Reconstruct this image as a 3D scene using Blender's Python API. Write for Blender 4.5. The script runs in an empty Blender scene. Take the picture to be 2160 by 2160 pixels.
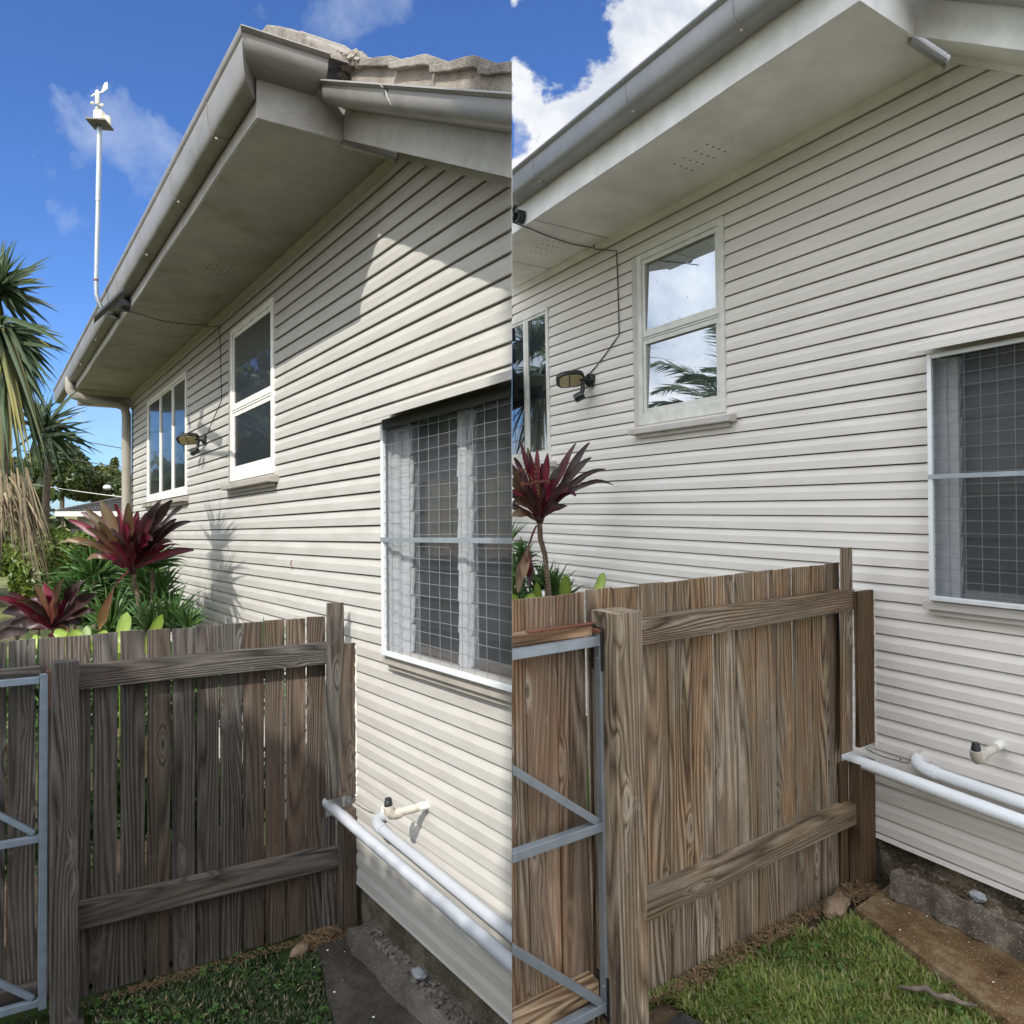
import bpy, bmesh, math, random
import numpy as np
from mathutils import Vector, noise
random.seed(7); rng = np.random.default_rng(7)
scene = bpy.context.scene
col = scene.collection
# ------------------------------------------------------------------ camera
cam_d = bpy.data.cameras.new("camera"); cam = bpy.data.objects.new("camera", cam_d); col.objects.link(cam)
cam_d.sensor_width = 36.0; cam_d.lens = 36.0*1560/2160
cam_d.clip_start = 0.02; cam_d.clip_end = 2000
cam.location = (0, 0, 0); cam.rotation_euler = (math.radians(90), 0, 0)
scene.camera = cam
# ------------------------------------------------------------------ sun and sky
SUN = Vector((0.403, 1.132, -1.074)).normalized()          # direction the light travels
ELEV = math.asin(-SUN.z); AZ = math.atan2(-SUN.x, -SUN.y)   # direction towards the sun, clockwise from +Y
ld = bpy.data.lights.new("sun", 'SUN'); ld.energy = 4.0; ld.angle = math.radians(0.45); ld.color = (1.0, 0.965, 0.90)
lo = bpy.data.objects.new("sun", ld); col.objects.link(lo)
lo.rotation_euler = SUN.to_track_quat('-Z', 'Y').to_euler()
lo.location = (-4, -8, 20)
scene.view_settings.view_transform = 'Standard'; scene.view_settings.look = 'None'
scene.view_settings.exposure = 0.38; scene.view_settings.gamma = 1.0
scene.view_settings.use_curve_mapping = False
scene.render.engine = 'CYCLES'
scene.cycles.max_bounces = 8; scene.cycles.diffuse_bounces = 4; scene.cycles.transparent_max_bounces = 12
scene.cycles.caustics_reflective = False; scene.cycles.caustics_refractive = False

class NT:
    """small helper for node trees"""
    def __init__(s, nt): s.nt = nt; s.n = nt.nodes; s.l = nt.links
    def node(s, t, **k):
        n = s.n.new(t)
        for a, b in k.items(): setattr(n, a, b)
        return n
    def put(s, sock, v):
        if v is None: return
        if hasattr(v, 'is_linked') or isinstance(v, bpy.types.NodeSocket): s.l.new(v, sock)
        else:
            if hasattr(sock, 'default_value'):
                try: sock.default_value = v
                except Exception: sock.default_value = (*v, 1) if len(v) == 3 else v
    def math(s, op, a, b=None, c=None, clamp=False):
        n = s.node('ShaderNodeMath', operation=op); n.use_clamp = clamp
        s.put(n.inputs[0], a); s.put(n.inputs[1], b); s.put(n.inputs[2], c); return n.outputs[0]
    def vmath(s, op, a, b=None, out=0):
        n = s.node('ShaderNodeVectorMath', operation=op)
        s.put(n.inputs[0], a); s.put(n.inputs[1], b); return n.outputs[out]
    def mapr(s, v, a, b, c=0.0, d=1.0, smooth=False):
        n = s.node('ShaderNodeMapRange'); n.interpolation_type = 'SMOOTHSTEP' if smooth else 'LINEAR'
        s.put(n.inputs[0], v); s.put(n.inputs[1], a); s.put(n.inputs[2], b); s.put(n.inputs[3], c); s.put(n.inputs[4], d)
        return n.outputs[0]
    def mix(s, f, a, b, blend='MIX'):
        n = s.node('ShaderNodeMix', data_type='RGBA', blend_type=blend)
        s.put(n.inputs[0], f); s.put(n.inputs[6], a if not isinstance(a, tuple) else (*a[:3], 1))
        s.put(n.inputs[7], b if not isinstance(b, tuple) else (*b[:3], 1)); return n.outputs[2]
    def noise(s, v, scale, detail=4, rough=0.5, dist=0.0, col_=False, lac=2.0):
        n = s.node('ShaderNodeTexNoise'); s.put(n.inputs['Vector'], v)
        n.inputs['Scale'].default_value = scale; n.inputs['Detail'].default_value = detail
        n.inputs['Roughness'].default_value = rough; n.inputs['Distortion'].default_value = dist
        n.inputs['Lacunarity'].default_value = lac
        return n.outputs['Color' if col_ else 'Fac']
    def ramp(s, v, stops, interp='LINEAR'):
        n = s.node('ShaderNodeValToRGB'); s.put(n.inputs[0], v); cr = n.color_ramp; cr.interpolation = interp
        while len(cr.elements) > 1: cr.elements.remove(cr.elements[-1])
        cr.elements[0].position = stops[0][0]; cr.elements[0].color = (*stops[0][1], 1)
        for p, c in stops[1:]:
            e = cr.elements.new(p); e.color = (*c, 1)
        return n.outputs[0]
    def scale(s, v, sc):
        n = s.node('ShaderNodeMapping'); s.put(n.inputs[0], v); n.inputs['Scale'].default_value = sc; return n.outputs[0]

world = bpy.data.worlds.new("World"); scene.world = world; world.use_nodes = True
W = NT(world.node_tree); W.n.clear()
sky = W.node('ShaderNodeTexSky'); sky.sky_type = 'NISHITA'; sky.sun_disc = False
sky.sun_elevation = ELEV; sky.sun_rotation = AZ; sky.altitude = 200; sky.air_density = 1.0; sky.dust_density = 0.3; sky.ozone_density = 2.0
wdir = W.node('ShaderNodeTexCoord').outputs['Generated']
blue = W.mix(1.0, sky.outputs[0], (0.60, 0.88, 1.38), 'MULTIPLY')
def wdirpx(x, y):
    v = Vector(((x-1080)/1560, 1, (1080-y)/1560)); v.normalize(); return tuple(v)
def warp_by(scale, amt, detail=8):
    n = W.noise(wdir, scale, detail, 0.62, 0.2, col_=True); d = W.vmath('SUBTRACT', n, (0.5, 0.5, 0.5)); e = W.vmath('SCALE', d); e.node.inputs['Scale'].default_value = amt
    return e
wwarp = W.vmath('NORMALIZE', W.vmath('ADD', wdir, W.vmath('ADD', warp_by(4.0, 0.22), warp_by(13.0, 0.09))))
def lobe(c, r0, r1):
    """1 inside r0 degrees of a sky direction, 0 beyond r1"""
    d = W.vmath('DOT_PRODUCT', wwarp, c, out=1)
    return W.mapr(d, math.cos(math.radians(r1)), math.cos(math.radians(r0)), 0, 1, True)
sep = W.node('ShaderNodeSeparateXYZ'); W.l.new(wdir, sep.inputs[0])
big = W.noise(W.scale(wdir, (1, 1, 1.7)), 2.6, 9, 0.56, 0.25)
fine = W.noise(W.scale(wdir, (1, 1, 1.5)), 7.0, 8, 0.6, 0.2)
# broken cumulus over most of the sky, one wide clear patch ahead to the left
azv = W.math('ARCTAN2', sep.outputs[0], sep.outputs[1])
clear = W.math('MULTIPLY', W.mapr(azv, math.radians(-60), math.radians(-53), 0, 1, True), W.mapr(azv, math.radians(-1.3), math.radians(0.3), 1, 0, True))
bias = W.math('ADD', W.math('MULTIPLY', W.math('SUBTRACT', big, 0.5), 1.5), W.math('MULTIPLY', W.math('SUBTRACT', fine, 0.5), 0.9))
holes = W.math('ADD', W.math('MULTIPLY', lobe(wdirpx(1172, 80), 0.4, 3.9), 0.66), W.math('MULTIPLY', lobe(wdirpx(1085, 262), 0.1, 2.4), 0.5))
cov = W.math('SUBTRACT', W.math('ADD', bias, 0.74), W.math('ADD', holes, W.math('MULTIPLY', clear, 1.6)))
cloud = W.mapr(cov, 0.30, 0.62, 0, 1, True)
wsp = W.noise(W.scale(wdir, (1.0, 1.0, 1.0)), 5.5, 10, 0.62, 0.6)
def wisp(x, y, r, k):
    return W.math('MULTIPLY', lobe(wdirpx(x, y), r*0.15, r), k)
wl = wisp(190, 300, 5.5, 0.9)
for a in ((115, 245, 4, .6), (285, 400, 5, .8), (735, 30, 8, .85), (640, 70, 6, .5), (860, 60, 7, .5), (270, 905, 6, .8), (175, 420, 5, .7)):
    wl = W.math('MAXIMUM', wl, wisp(*a))
wis = W.math('MULTIPLY', W.mapr(W.math('MULTIPLY', W.math('POWER', wl, 0.6), wsp), 0.36, 0.66, 0, 0.62, False), W.mapr(azv, -0.03, 0, 1, 0))
shade = W.noise(W.scale(wdir, (1, 1, 1.4)), 5.0, 9, 0.6, 0.3)
ccol0 = W.ramp(shade, [(0.36, (3.7, 4.3, 5.3)), (0.46, (5.4, 5.8, 6.5)), (0.57, (7.4, 7.5, 7.7))])
# cloud near the sun glows: light scattered forward through it
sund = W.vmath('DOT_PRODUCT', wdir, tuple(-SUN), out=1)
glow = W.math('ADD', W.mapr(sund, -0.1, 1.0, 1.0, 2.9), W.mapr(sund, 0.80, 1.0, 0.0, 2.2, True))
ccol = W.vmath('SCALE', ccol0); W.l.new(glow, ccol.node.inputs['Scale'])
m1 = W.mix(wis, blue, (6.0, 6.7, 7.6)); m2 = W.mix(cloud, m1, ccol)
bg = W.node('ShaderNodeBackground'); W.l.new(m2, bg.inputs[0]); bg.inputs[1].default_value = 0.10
wo = W.node('ShaderNodeOutputWorld'); W.l.new(bg.outputs[0], wo.inputs[0])

# ------------------------------------------------------------------ the two house frames (s along the wall, w out from it, z up)
class Frame:
    def __init__(s, side, D, F, N, U, k):
        cv = lambda v: Vector((v[0], v[2], -v[1]))
        s.side = side; s.D = D; s.F = cv(F); s.N = cv(N); s.U = cv(U); s.O = s.N*D; s.k = k
        from mathutils import Matrix
        s.M = Matrix((s.F, -s.N, s.U)).transposed(); s.Mi = s.M.inverted()
    def P(s, a, w, z): return s.O + s.F*a - s.N*w + s.U*z
    def loc(s, p): return s.Mi @ (Vector(p) - s.O)
    def pt(self, x, y, **kw):
        """measured point of the photograph -> place on a plane of this frame"""
        d = Vector(((x-1080)/1560, 1, (1080-y)/1560)); key, val = next(iter(kw.items())); i = 'swz'.index(key)
        c = self.Mi @ (-self.O); r = self.Mi @ d
        t = (val - c[i])/r[i]; return Vector((c[j] + t*r[j] for j in range(3)))
L = Frame('L', 2.2, (-0.58524016, 0.02633698, 0.81043218), (0.86016741, 0.00345907, 0.51000006), (-0.01067182, -0.99963599, 0.02477914), 1.0)
R = Frame('R', 1.85, (-0.48594101, -0.00155844, 0.87399022), (0.82428904, -0.02256143, 0.56571951), (-0.01892045, -0.9997453, -0.0123025), 0.403)

# ------------------------------------------------------------------ materials
def new_mat(name):
    m = bpy.data.materials.new(name); m.use_nodes = True; t = NT(m.node_tree); t.n.clear()
    out = t.node('ShaderNodeOutputMaterial'); b = t.node('ShaderNodeBsdfPrincipled'); t.l.new(b.outputs[0], out.inputs[0])
    t.b = b; t.out = out; return m, t
def gc(t):
    a = t.node('ShaderNodeAttribute'); a.attribute_name = 'gc'; return a.outputs['Vector']
def bump(t, h, strength, dist):
    n = t.node('ShaderNodeBump'); n.inputs['Strength'].default_value = strength; n.inputs['Distance'].default_value = dist
    t.l.new(h, n.inputs['Height']); t.l.new(n.outputs[0], t.b.inputs['Normal'])
def simple(name, c, rough=0.5, metal=0.0, var=0.12, sc=8.0, bmp=0.0, spec=0.5, dirt=None, dirtamt=0.3, dsc=3.0):
    m, t = new_mat(name); v = gc(t)
    n1 = t.noise(v, sc, 6, 0.6); f = t.mapr(n1, 0.3, 0.7, 1-var, 1+var)
    cc = t.mix(1.0, c, (1, 1, 1), 'MULTIPLY')
    x = t.vmath('SCALE', cc); x.node.inputs['Scale'].default_value = 1; t.l.new(f, x.node.inputs['Scale'])
    colr = x
    if dirt:
        n2 = t.noise(v, dsc, 8, 0.68, 0.4); colr = t.mix(t.mapr(n2, 0.48, 0.72, 0, dirtamt), x, dirt)
    t.l.new(colr, t.b.inputs['Base Color']); t.b.inputs['Roughness'].default_value = rough
    t.b.inputs['Metallic'].default_value = metal; t.b.inputs['Specular IOR Level'].default_value = spec
    if bmp: bump(t, t.noise(v, sc*5, 6, 0.6), 1.0, bmp)
    return m
def board_paint(name, c, dirt, k, amt):
    """painted weatherboards: brush grain along the board, scuffs, thin grime that gathers in patches"""
    m, t = new_mat(name); v = gc(t)
    st = t.noise(t.scale(v, (40/k, 1.2/k, 40/k)), 1.0, 4, 0.6)
    pa = t.noise(v, 1.6/k, 7, 0.65, 0.5); pb = t.noise(t.scale(v, (9/k, 2/k, 9/k)), 1.0, 7, 0.7)
    sp = t.noise(v, 34/k, 3, 0.5)
    f = t.math('ADD', t.mapr(st, 0.3, 0.7, -0.035, 0.035), t.mapr(pa, 0.3, 0.7, 0.95, 1.04))
    x = t.vmath('SCALE', c); t.l.new(f, x.node.inputs['Scale'])
    d = t.math('MULTIPLY', t.mapr(pb, 0.45, 0.78, 0, 1), amt)
    y = t.mix(d, x, dirt); y = t.mix(t.mapr(sp, 0.72, 0.76, 0, 0.35), y, dirt)
    t.l.new(y, t.b.inputs['Base Color']); t.b.inputs['Roughness'].default_value = 0.55; t.b.inputs['Specular IOR Level'].default_value = 0.35
    h = t.math('ADD', t.math('MULTIPLY', st, 0.5), t.math('MULTIPLY', t.noise(v, 12/k, 5, 0.6), 0.25))
    bump(t, h, 0.5, 0.003*k); return m
def wood(name, k, dark, mid, pale, warm, warm_amt, rough=0.8, contrast=1.0, knots=0.8):
    """weathered pine paling: fine straight grain that bends round the odd knot, cathedral figure, grey bloom, warm patches"""
    m, t = new_mat(name); v = gc(t)
    inf = t.node('ShaderNodeObjectInfo').outputs['Random']
    off = t.node('ShaderNodeCombineXYZ'); t.l.new(t.math('MULTIPLY', inf, 37.0), off.inputs[0]); t.l.new(t.math('MULTIPLY', inf, 91.0), off.inputs[1]); t.l.new(t.math('MULTIPLY', inf, 13.0), off.inputs[2])
    p = t.vmath('ADD', t.scale(v, (1/k, 1/k, 1/k)), off.outputs[0])
    sx = t.node('ShaderNodeSeparateXYZ'); t.l.new(p, sx.inputs[0])
    vo = t.node('ShaderNodeTexVoronoi'); vo.feature = 'F1'; vo.inputs['Scale'].default_value = 1.0
    t.l.new(t.scale(p, (6.0, 1.7, 0.6)), vo.inputs['Vector'])
    sc_ = t.node('ShaderNodeSeparateColor'); t.l.new(vo.outputs['Color'], sc_.inputs[0])
    has = t.mapr(sc_.outputs[0], 1-knots-0.01, 1-knots+0.01, 0, 1)
    dist = vo.outputs['Distance']
    kn = t.math('MULTIPLY', t.mapr(dist, 0.02, 0.30, 1, 0, True), has)
    core = t.math('MULTIPLY', t.mapr(t.math('ADD', dist, t.math('MULTIPLY', t.noise(p, 60, 2, .5), .04)), 0.055, 0.10, 1, 0, True), has)
    # cathedral figure: contour lines of a field far longer along the grain than across
    fld = t.noise(t.scale(p, (5.0, 0.38, 3.0)), 1.0, 1.5, 0.4, 0.25)
    u = t.math('ADD', t.math('MULTIPLY', fld, 105.0), t.math('MULTIPLY', sx.outputs[0], 190.0)); u = t.math('ADD', u, t.math('MULTIPLY', kn, 15.0))
    u = t.math('ADD', u, t.math('MULTIPLY', t.noise(t.scale(p, (30, 3, 30)), 1.0, 3, .6), 1.6))
    g = t.math('ADD', t.math('MULTIPLY', t.math('SINE', u), 0.5), 0.5); g = t.math('POWER', g, 0.45)      # wide pale bands, thin dark lines
    wk = t.mapr(t.noise(t.scale(p, (4, .8, 4)), 1.0, 3, .5), .35, .65, .35, 1.0)
    fib = t.noise(t.scale(p, (260, 4.5, 260)), 1.0, 3, 0.7)
    fib2 = t.noise(t.scale(p, (70, 1.2, 70)), 1.0, 4, 0.65)
    blo = t.noise(t.scale(p, (7, 1.1, 5)), 1.0, 6, 0.68, 0.3)
    val = t.math('ADD', t.math('MULTIPLY', t.math('MULTIPLY', t.math('SUBTRACT', g, .72), wk), 0.50*contrast), t.math('ADD', t.math('MULTIPLY', t.math('SUBTRACT', fib, .5), 0.50), t.math('MULTIPLY', t.math('SUBTRACT', fib2, .5), 0.42)))
    val = t.math('ADD', t.math('ADD', val, t.math('MULTIPLY', t.math('SUBTRACT', blo, .5), 0.50)), 0.53)
    c = t.ramp(val, [(0.18, dark), (0.40, tuple(0.4*a+0.6*b for a, b in zip(dark, mid))), (0.56, mid), (0.80, pale)])
    wn = t.noise(t.scale(p, (3.2, 0.7, 2.0)), 1.0, 5, 0.6)
    c = t.mix(t.mapr(wn, 0.42, 0.66, 0, warm_amt, True), c, t.mix(1.0, c, warm, 'MULTIPLY'))
    bl = t.noise(t.scale(p, (11, 0.9, 5)), 1.0, 7, 0.72); c = t.mix(t.mapr(bl, 0.58, 0.80, 0, 0.6, True), c, tuple(x*0.5 for x in dark))
    gl = t.noise(t.scale(p, (22, 6, 5)), 1.0, 7, 0.75, 0.8); c = t.mix(t.mapr(gl, 0.58, 0.72, 0, 0.40, True), c, tuple(min(1, x*1.25) for x in pale))
    halo = t.math('MULTIPLY', t.mapr(dist, 0.09, 0.22, 1, 0, True), has)
    c = t.mix(t.math('MULTIPLY', halo, t.math('MULTIPLY', gl, 0.75)), c, tuple(min(1, x*1.2) for x in pale)); c = t.mix(t.math('MULTIPLY', core, 0.7), c, tuple(x*0.8 for x in dark))
    br = t.mapr(inf, 0, 1, 0.84, 1.18); x = t.vmath('SCALE', c); t.l.new(br, x.node.inputs['Scale'])
    t.l.new(x, t.b.inputs['Base Color']); t.b.inputs['Roughness'].default_value = rough; t.b.inputs['Specular IOR Level'].default_value = 0.25
    bump(t, t.math('ADD', val, t.math('MULTIPLY', core, -0.4)), 1.0, 0.007*k); return m
def glass(name, tint, fac, rough=0.01, ripple=0.0):
    m, t = new_mat(name); v = gc(t)
    t.b.inputs['Base Color'].default_value = (*tint, 1); t.b.inputs['Roughness'].default_value = 0.3
    g = t.node('ShaderNodeBsdfGlossy'); g.inputs['Roughness'].default_value = rough; g.inputs['Color'].default_value = (0.9, 0.95, 1, 1)
    lw = t.node('ShaderNodeLayerWeight'); lw.inputs[0].default_value = 0.35
    f = t.math('ADD', t.math('MULTIPLY', lw.outputs['Fresnel'], 0.6), fac, clamp=True)
    sp = t.noise(v, 70, 2, 0.5); f = t.math('MULTIPLY', f, t.mapr(sp, 0.70, 0.74, 1, 0.55))
    mx = t.node('ShaderNodeMixShader'); t.l.new(f, mx.inputs[0]); t.l.new(t.b.outputs[0], mx.inputs[1]); t.l.new(g.outputs[0], mx.inputs[2]); t.l.new(mx.outputs[0], t.out.inputs[0])
    if ripple:
        n = t.node('ShaderNodeBump'); n.inputs['Strength'].default_value = 1; n.inputs['Distance'].default_value = ripple
        t.l.new(t.noise(v, 1.4, 2, 0.5), n.inputs['Height']); t.l.new(n.outputs[0], g.inputs['Normal'])
    return m
def seeglass(name, tint, tr):
    m, t = new_mat(name); v = gc(t)
    t.b.inputs['Base Color'].default_value = (*tint, 1); t.b.inputs['Roughness'].default_value = 0.12
    tp = t.node('ShaderNodeBsdfTransparent'); mx = t.node('ShaderNodeMixShader'); mx.inputs[0].default_value = tr
    t.l.new(t.b.outputs[0], mx.inputs[1]); t.l.new(tp.outputs[0], mx.inputs[2]); t.l.new(mx.outputs[0], t.out.inputs[0]); return m
def leaf_mat(name, base, tip, edge=None, sss=0.25, rough=0.42, stripe=0.25):
    """leaf: gc.x across (0..1), gc.y along (0..1), gc.z random per leaf"""
    m, t = new_mat(name); v = gc(t); sx = t.node('ShaderNodeSeparateXYZ'); t.l.new(v, sx.inputs[0])
    c = t.mix(t.mapr(sx.outputs[1], 0.15, 0.95, 0, 1), base, tip)
    q = t.vmath('MULTIPLY', v, (30.0, 1.5, 1.0)); st = t.noise(q, 1.0, 3, 0.6)
    f = t.math('MULTIPLY', t.mapr(st, 0.3, 0.7, 1-stripe, 1+stripe), t.mapr(sx.outputs[2], 0, 1, 0.65, 1.4))
    x = t.vmath('SCALE', c); t.l.new(f, x.node.inputs['Scale'])
    if edge:
        e = t.math('ABSOLUTE', t.math('SUBTRACT', sx.outputs[0], 0.5)); ee = t.math('ADD', t.math('MULTIPLY', e, 1.2), t.math('MULTIPLY', t.noise(v, 5, 4, 0.6), 0.5))
        x = t.mix(t.mapr(ee, 0.55, 0.85, 0, 0.8), x, edge)
    t.l.new(x, t.b.inputs['Base Color']); t.b.inputs['Roughness'].default_value = rough
    tr = t.node('ShaderNodeBsdfTranslucent'); t.l.new(x, tr.inputs[0]); mx = t.node('ShaderNodeMixShader'); mx.inputs[0].default_value = sss
    t.l.new(t.b.outputs[0], mx.inputs[1]); t.l.new(tr.outputs[0], mx.inputs[2]); t.l.new(mx.outputs[0], t.out.inputs[0]); return m
def concrete(name, a, b, c, k, speck=True):
    m, t = new_mat(name); v = gc(t)
    n1 = t.noise(v, 2.2/k, 9, 0.65, 0.4); n2 = t.noise(v, 9/k, 8, 0.7); n3 = t.noise(v, 90/k, 3, 0.5)
    x = t.ramp(t.math('ADD', t.math('MULTIPLY', n1, 0.65), t.math('MULTIPLY', n2, 0.35)), [(0.34, a), (0.5, b), (0.66, c)])
    x = t.mix(t.mapr(n3, 0.40, 0.30, 0, 0.5), x, tuple(q*0.4 for q in a)); x = t.mix(t.mapr(n3, 0.60, 0.70, 0, 0.55), x, tuple(min(1, q*1.7) for q in c))
    if speck:
        n4 = t.noise(v, 42/k, 1, 0.4); x = t.mix(t.mapr(n4, 0.835, 0.85, 0, 0.8), x, (0.5, 0.46, 0.40))
    t.l.new(x, t.b.inputs['Base Color']); t.b.inputs['Roughness'].default_value = 0.9; t.b.inputs['Specular IOR Level'].default_value = 0.2
    bump(t, t.math('ADD', n2, t.math('MULTIPLY', n3, 0.35)), 1.0, 0.014*k); return m

MAT = {}
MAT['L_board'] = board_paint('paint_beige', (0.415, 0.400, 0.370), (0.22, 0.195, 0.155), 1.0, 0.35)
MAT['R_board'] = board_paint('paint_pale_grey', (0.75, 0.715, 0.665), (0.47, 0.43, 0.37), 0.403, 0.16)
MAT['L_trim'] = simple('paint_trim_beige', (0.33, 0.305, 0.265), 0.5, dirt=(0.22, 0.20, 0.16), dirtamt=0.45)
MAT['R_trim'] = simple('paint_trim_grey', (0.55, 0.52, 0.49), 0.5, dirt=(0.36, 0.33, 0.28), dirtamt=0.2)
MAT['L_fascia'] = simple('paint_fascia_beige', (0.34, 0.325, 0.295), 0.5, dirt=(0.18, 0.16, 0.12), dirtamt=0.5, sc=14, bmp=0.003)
MAT['R_fascia'] = simple('paint_fascia_grey', (0.82, 0.81, 0.79), 0.45, dirt=(0.5, 0.48, 0.45), dirtamt=0.2, sc=14, bmp=0.001)
MAT['L_gutter'] = simple('gutter_grey_beige', (0.215, 0.203, 0.185), 0.38, dirt=(0.12, 0.105, 0.085), dirtamt=0.65, sc=5, dsc=2.2)
MAT['R_gutter'] = simple('gutter_grey', (0.36, 0.36, 0.37), 0.33, dirt=(0.22, 0.21, 0.2), dirtamt=0.3, sc=7)
MAT['L_soffit'] = simple('soffit_sheet_stained', (0.30, 0.285, 0.25), 0.75, dirt=(0.17, 0.15, 0.11), dirtamt=0.8, sc=3, dsc=1.6, bmp=0.001)
MAT['R_soffit'] = simple('soffit_sheet_white', (0.84, 0.84, 0.80), 0.7, dirt=(0.55, 0.55, 0.5), dirtamt=0.3, sc=6, dsc=4)
MAT['white'] = simple('paint_white_window', (0.74, 0.73, 0.68), 0.4, dirt=(0.45, 0.42, 0.35), dirtamt=0.3, sc=20, dsc=7, bmp=0.001)
MAT['black_gap'] = simple('dark_gap', (0.02, 0.019, 0.017), 0.9)
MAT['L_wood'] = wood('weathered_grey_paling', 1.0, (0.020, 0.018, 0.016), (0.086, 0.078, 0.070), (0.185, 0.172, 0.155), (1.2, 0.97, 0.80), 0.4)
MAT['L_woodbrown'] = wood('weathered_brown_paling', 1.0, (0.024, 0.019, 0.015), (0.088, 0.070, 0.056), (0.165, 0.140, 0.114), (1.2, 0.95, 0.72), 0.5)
MAT['R_wood'] = wood('weathered_brown_grey_paling', 0.403, (0.042, 0.029, 0.019), (0.215, 0.168, 0.118), (0.48, 0.42, 0.33), (1.18, 0.92, 0.66), 0.8, contrast=1.0)
MAT['R_woodgate'] = wood('gate_paling_russet', 0.403, (0.050, 0.032, 0.021), (0.215, 0.158, 0.110), (0.48, 0.40, 0.32), (1.2, 0.88, 0.62), 0.75, contrast=0.85)
MAT['R_wooddark'] = wood('treated_timber_dark', 0.403, (0.035, 0.022, 0.012), (0.12, 0.075, 0.04), (0.20, 0.14, 0.085), (1.2, 0.95, 0.7), 0.4)
MAT['galv'] = simple('galvanised_steel', (0.34, 0.38, 0.42), 0.42, metal=0.55, var=0.18, sc=22, dirt=(0.30, 0.31, 0.31), dirtamt=0.5)
MAT['L_galv'] = simple('galvanised_steel_dull', (0.24, 0.29, 0.35), 0.45, metal=0.3, var=0.15, sc=15)
MAT['alu'] = simple('aluminium_frame', (0.80, 0.82, 0.83), 0.35, metal=0.3, var=0.06, sc=20)
MAT['L_wire'] = simple('security_wire', (0.22, 0.225, 0.23), 0.5, metal=0.2)
MAT['R_wire'] = simple('security_wire_dark', (0.20, 0.205, 0.21), 0.5, metal=0.2)
MAT['louvreframe'] = simple('louvre_frame_grey', (0.47, 0.485, 0.495), 0.5, var=0.12, sc=40, dirt=(0.3, 0.3, 0.3), dirtamt=0.5)
MAT['rust'] = simple('rusted_steel', (0.16, 0.055, 0.03), 0.85, var=0.4, sc=40, dirt=(0.05, 0.03, 0.02), dirtamt=0.8, dsc=30)
MAT['blackplastic'] = simple('black_plastic', (0.018, 0.018, 0.020), 0.42)
MAT['cable'] = simple('black_cable', (0.02, 0.02, 0.02), 0.6)
MAT['lens'] = simple('led_panel_cream', (0.45, 0.38, 0.20), 0.35, var=0.1, sc=60)
MAT['lensgrey'] = simple('sensor_lens', (0.45, 0.45, 0.46), 0.35)
MAT['L_pvc'] = simple('pvc_pipe_greyed', (0.36, 0.375, 0.40), 0.35, var=0.05, dirt=(0.32, 0.31, 0.28), dirtamt=0.25, sc=3, dsc=14)
MAT['R_pvc'] = simple('pvc_pipe_white', (0.82, 0.84, 0.86), 0.32, dirt=(0.6, 0.6, 0.58), dirtamt=0.15, sc=4, var=0.04, dsc=30)
MAT['pvcwhite'] = simple('pvc_pipe_new', (0.85, 0.84, 0.80), 0.35)
MAT['pvcpaint'] = simple('pvc_overpainted', (0.50, 0.45, 0.38), 0.5, var=0.2, sc=30, dirt=(0.8, 0.78, 0.74), dirtamt=0.6, dsc=45)
MAT['mastic'] = simple('cream_mastic', (0.72, 0.68, 0.58), 0.8, var=0.15, sc=60, bmp=0.004)
MAT['L_down'] = simple('downpipe_beige', (0.30, 0.275, 0.235), 0.5)
MAT['station'] = simple('aged_white_plastic', (0.78, 0.74, 0.58), 0.5, var=0.08)
MAT['plate'] = simple('weathered_board_plate', (0.15, 0.14, 0.13), 0.8, var=0.3, sc=30)
MAT['L_conc'] = concrete('path_concrete_dark', (0.022, 0.019, 0.015), (0.052, 0.046, 0.037), (0.10, 0.09, 0.072), 1.0)
MAT['R_conc'] = concrete('path_concrete_tan', (0.055, 0.030, 0.012), (0.16, 0.100, 0.048), (0.36, 0.29, 0.19), 0.403)
MAT['L_kerb'] = concrete('footing_concrete', (0.05, 0.044, 0.036), (0.115, 0.104, 0.087), (0.20, 0.185, 0.16), 1.0)
MAT['R_kerb'] = concrete('footing_concrete_grey', (0.050, 0.042, 0.031), (0.15, 0.130, 0.102), (0.40, 0.36, 0.29), 0.403)
MAT['L_plinth'] = concrete('plinth_mouldy', (0.022, 0.019, 0.013), (0.085, 0.072, 0.05), (0.20, 0.175, 0.13), 1.0, False)
MAT['R_plinth'] = concrete('plinth_mouldy_dark', (0.018, 0.015, 0.010), (0.075, 0.062, 0.042), (0.33, 0.28, 0.20), 0.403, False)
MAT['L_soil'] = concrete('damp_soil', (0.018, 0.013, 0.009), (0.05, 0.037, 0.025), (0.10, 0.078, 0.055), 1.0, False)
MAT['R_soil'] = concrete('soil', (0.03, 0.02, 0.012), (0.085, 0.06, 0.038), (0.19, 0.14, 0.095), 0.403, False)
MAT['bounce_patio'] = concrete('bounce_patio_concrete', (0.36, 0.34, 0.30), (0.48, 0.46, 0.42), (0.58, 0.56, 0.52), 1.5, False)  # pale so that the unseen slab throws light back
MAT['paver'] = concrete('dark_paver_stone', (0.02, 0.019, 0.018), (0.040, 0.037, 0.035), (0.07, 0.066, 0.062), 0.4, False)
MAT['stone'] = concrete('sandstone_chunk', (0.16, 0.105, 0.07), (0.27, 0.19, 0.13), (0.38, 0.29, 0.21), 0.4, False)
MAT['greystone'] = concrete('grey_chip', (0.16, 0.17, 0.19), (0.28, 0.29, 0.31), (0.45, 0.46, 0.48), 0.4, False)
MAT['tile'] = concrete('mortar_and_tile', (0.15, 0.128, 0.105), (0.26, 0.23, 0.195), (0.36, 0.325, 0.28), 0.8, False)
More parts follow.
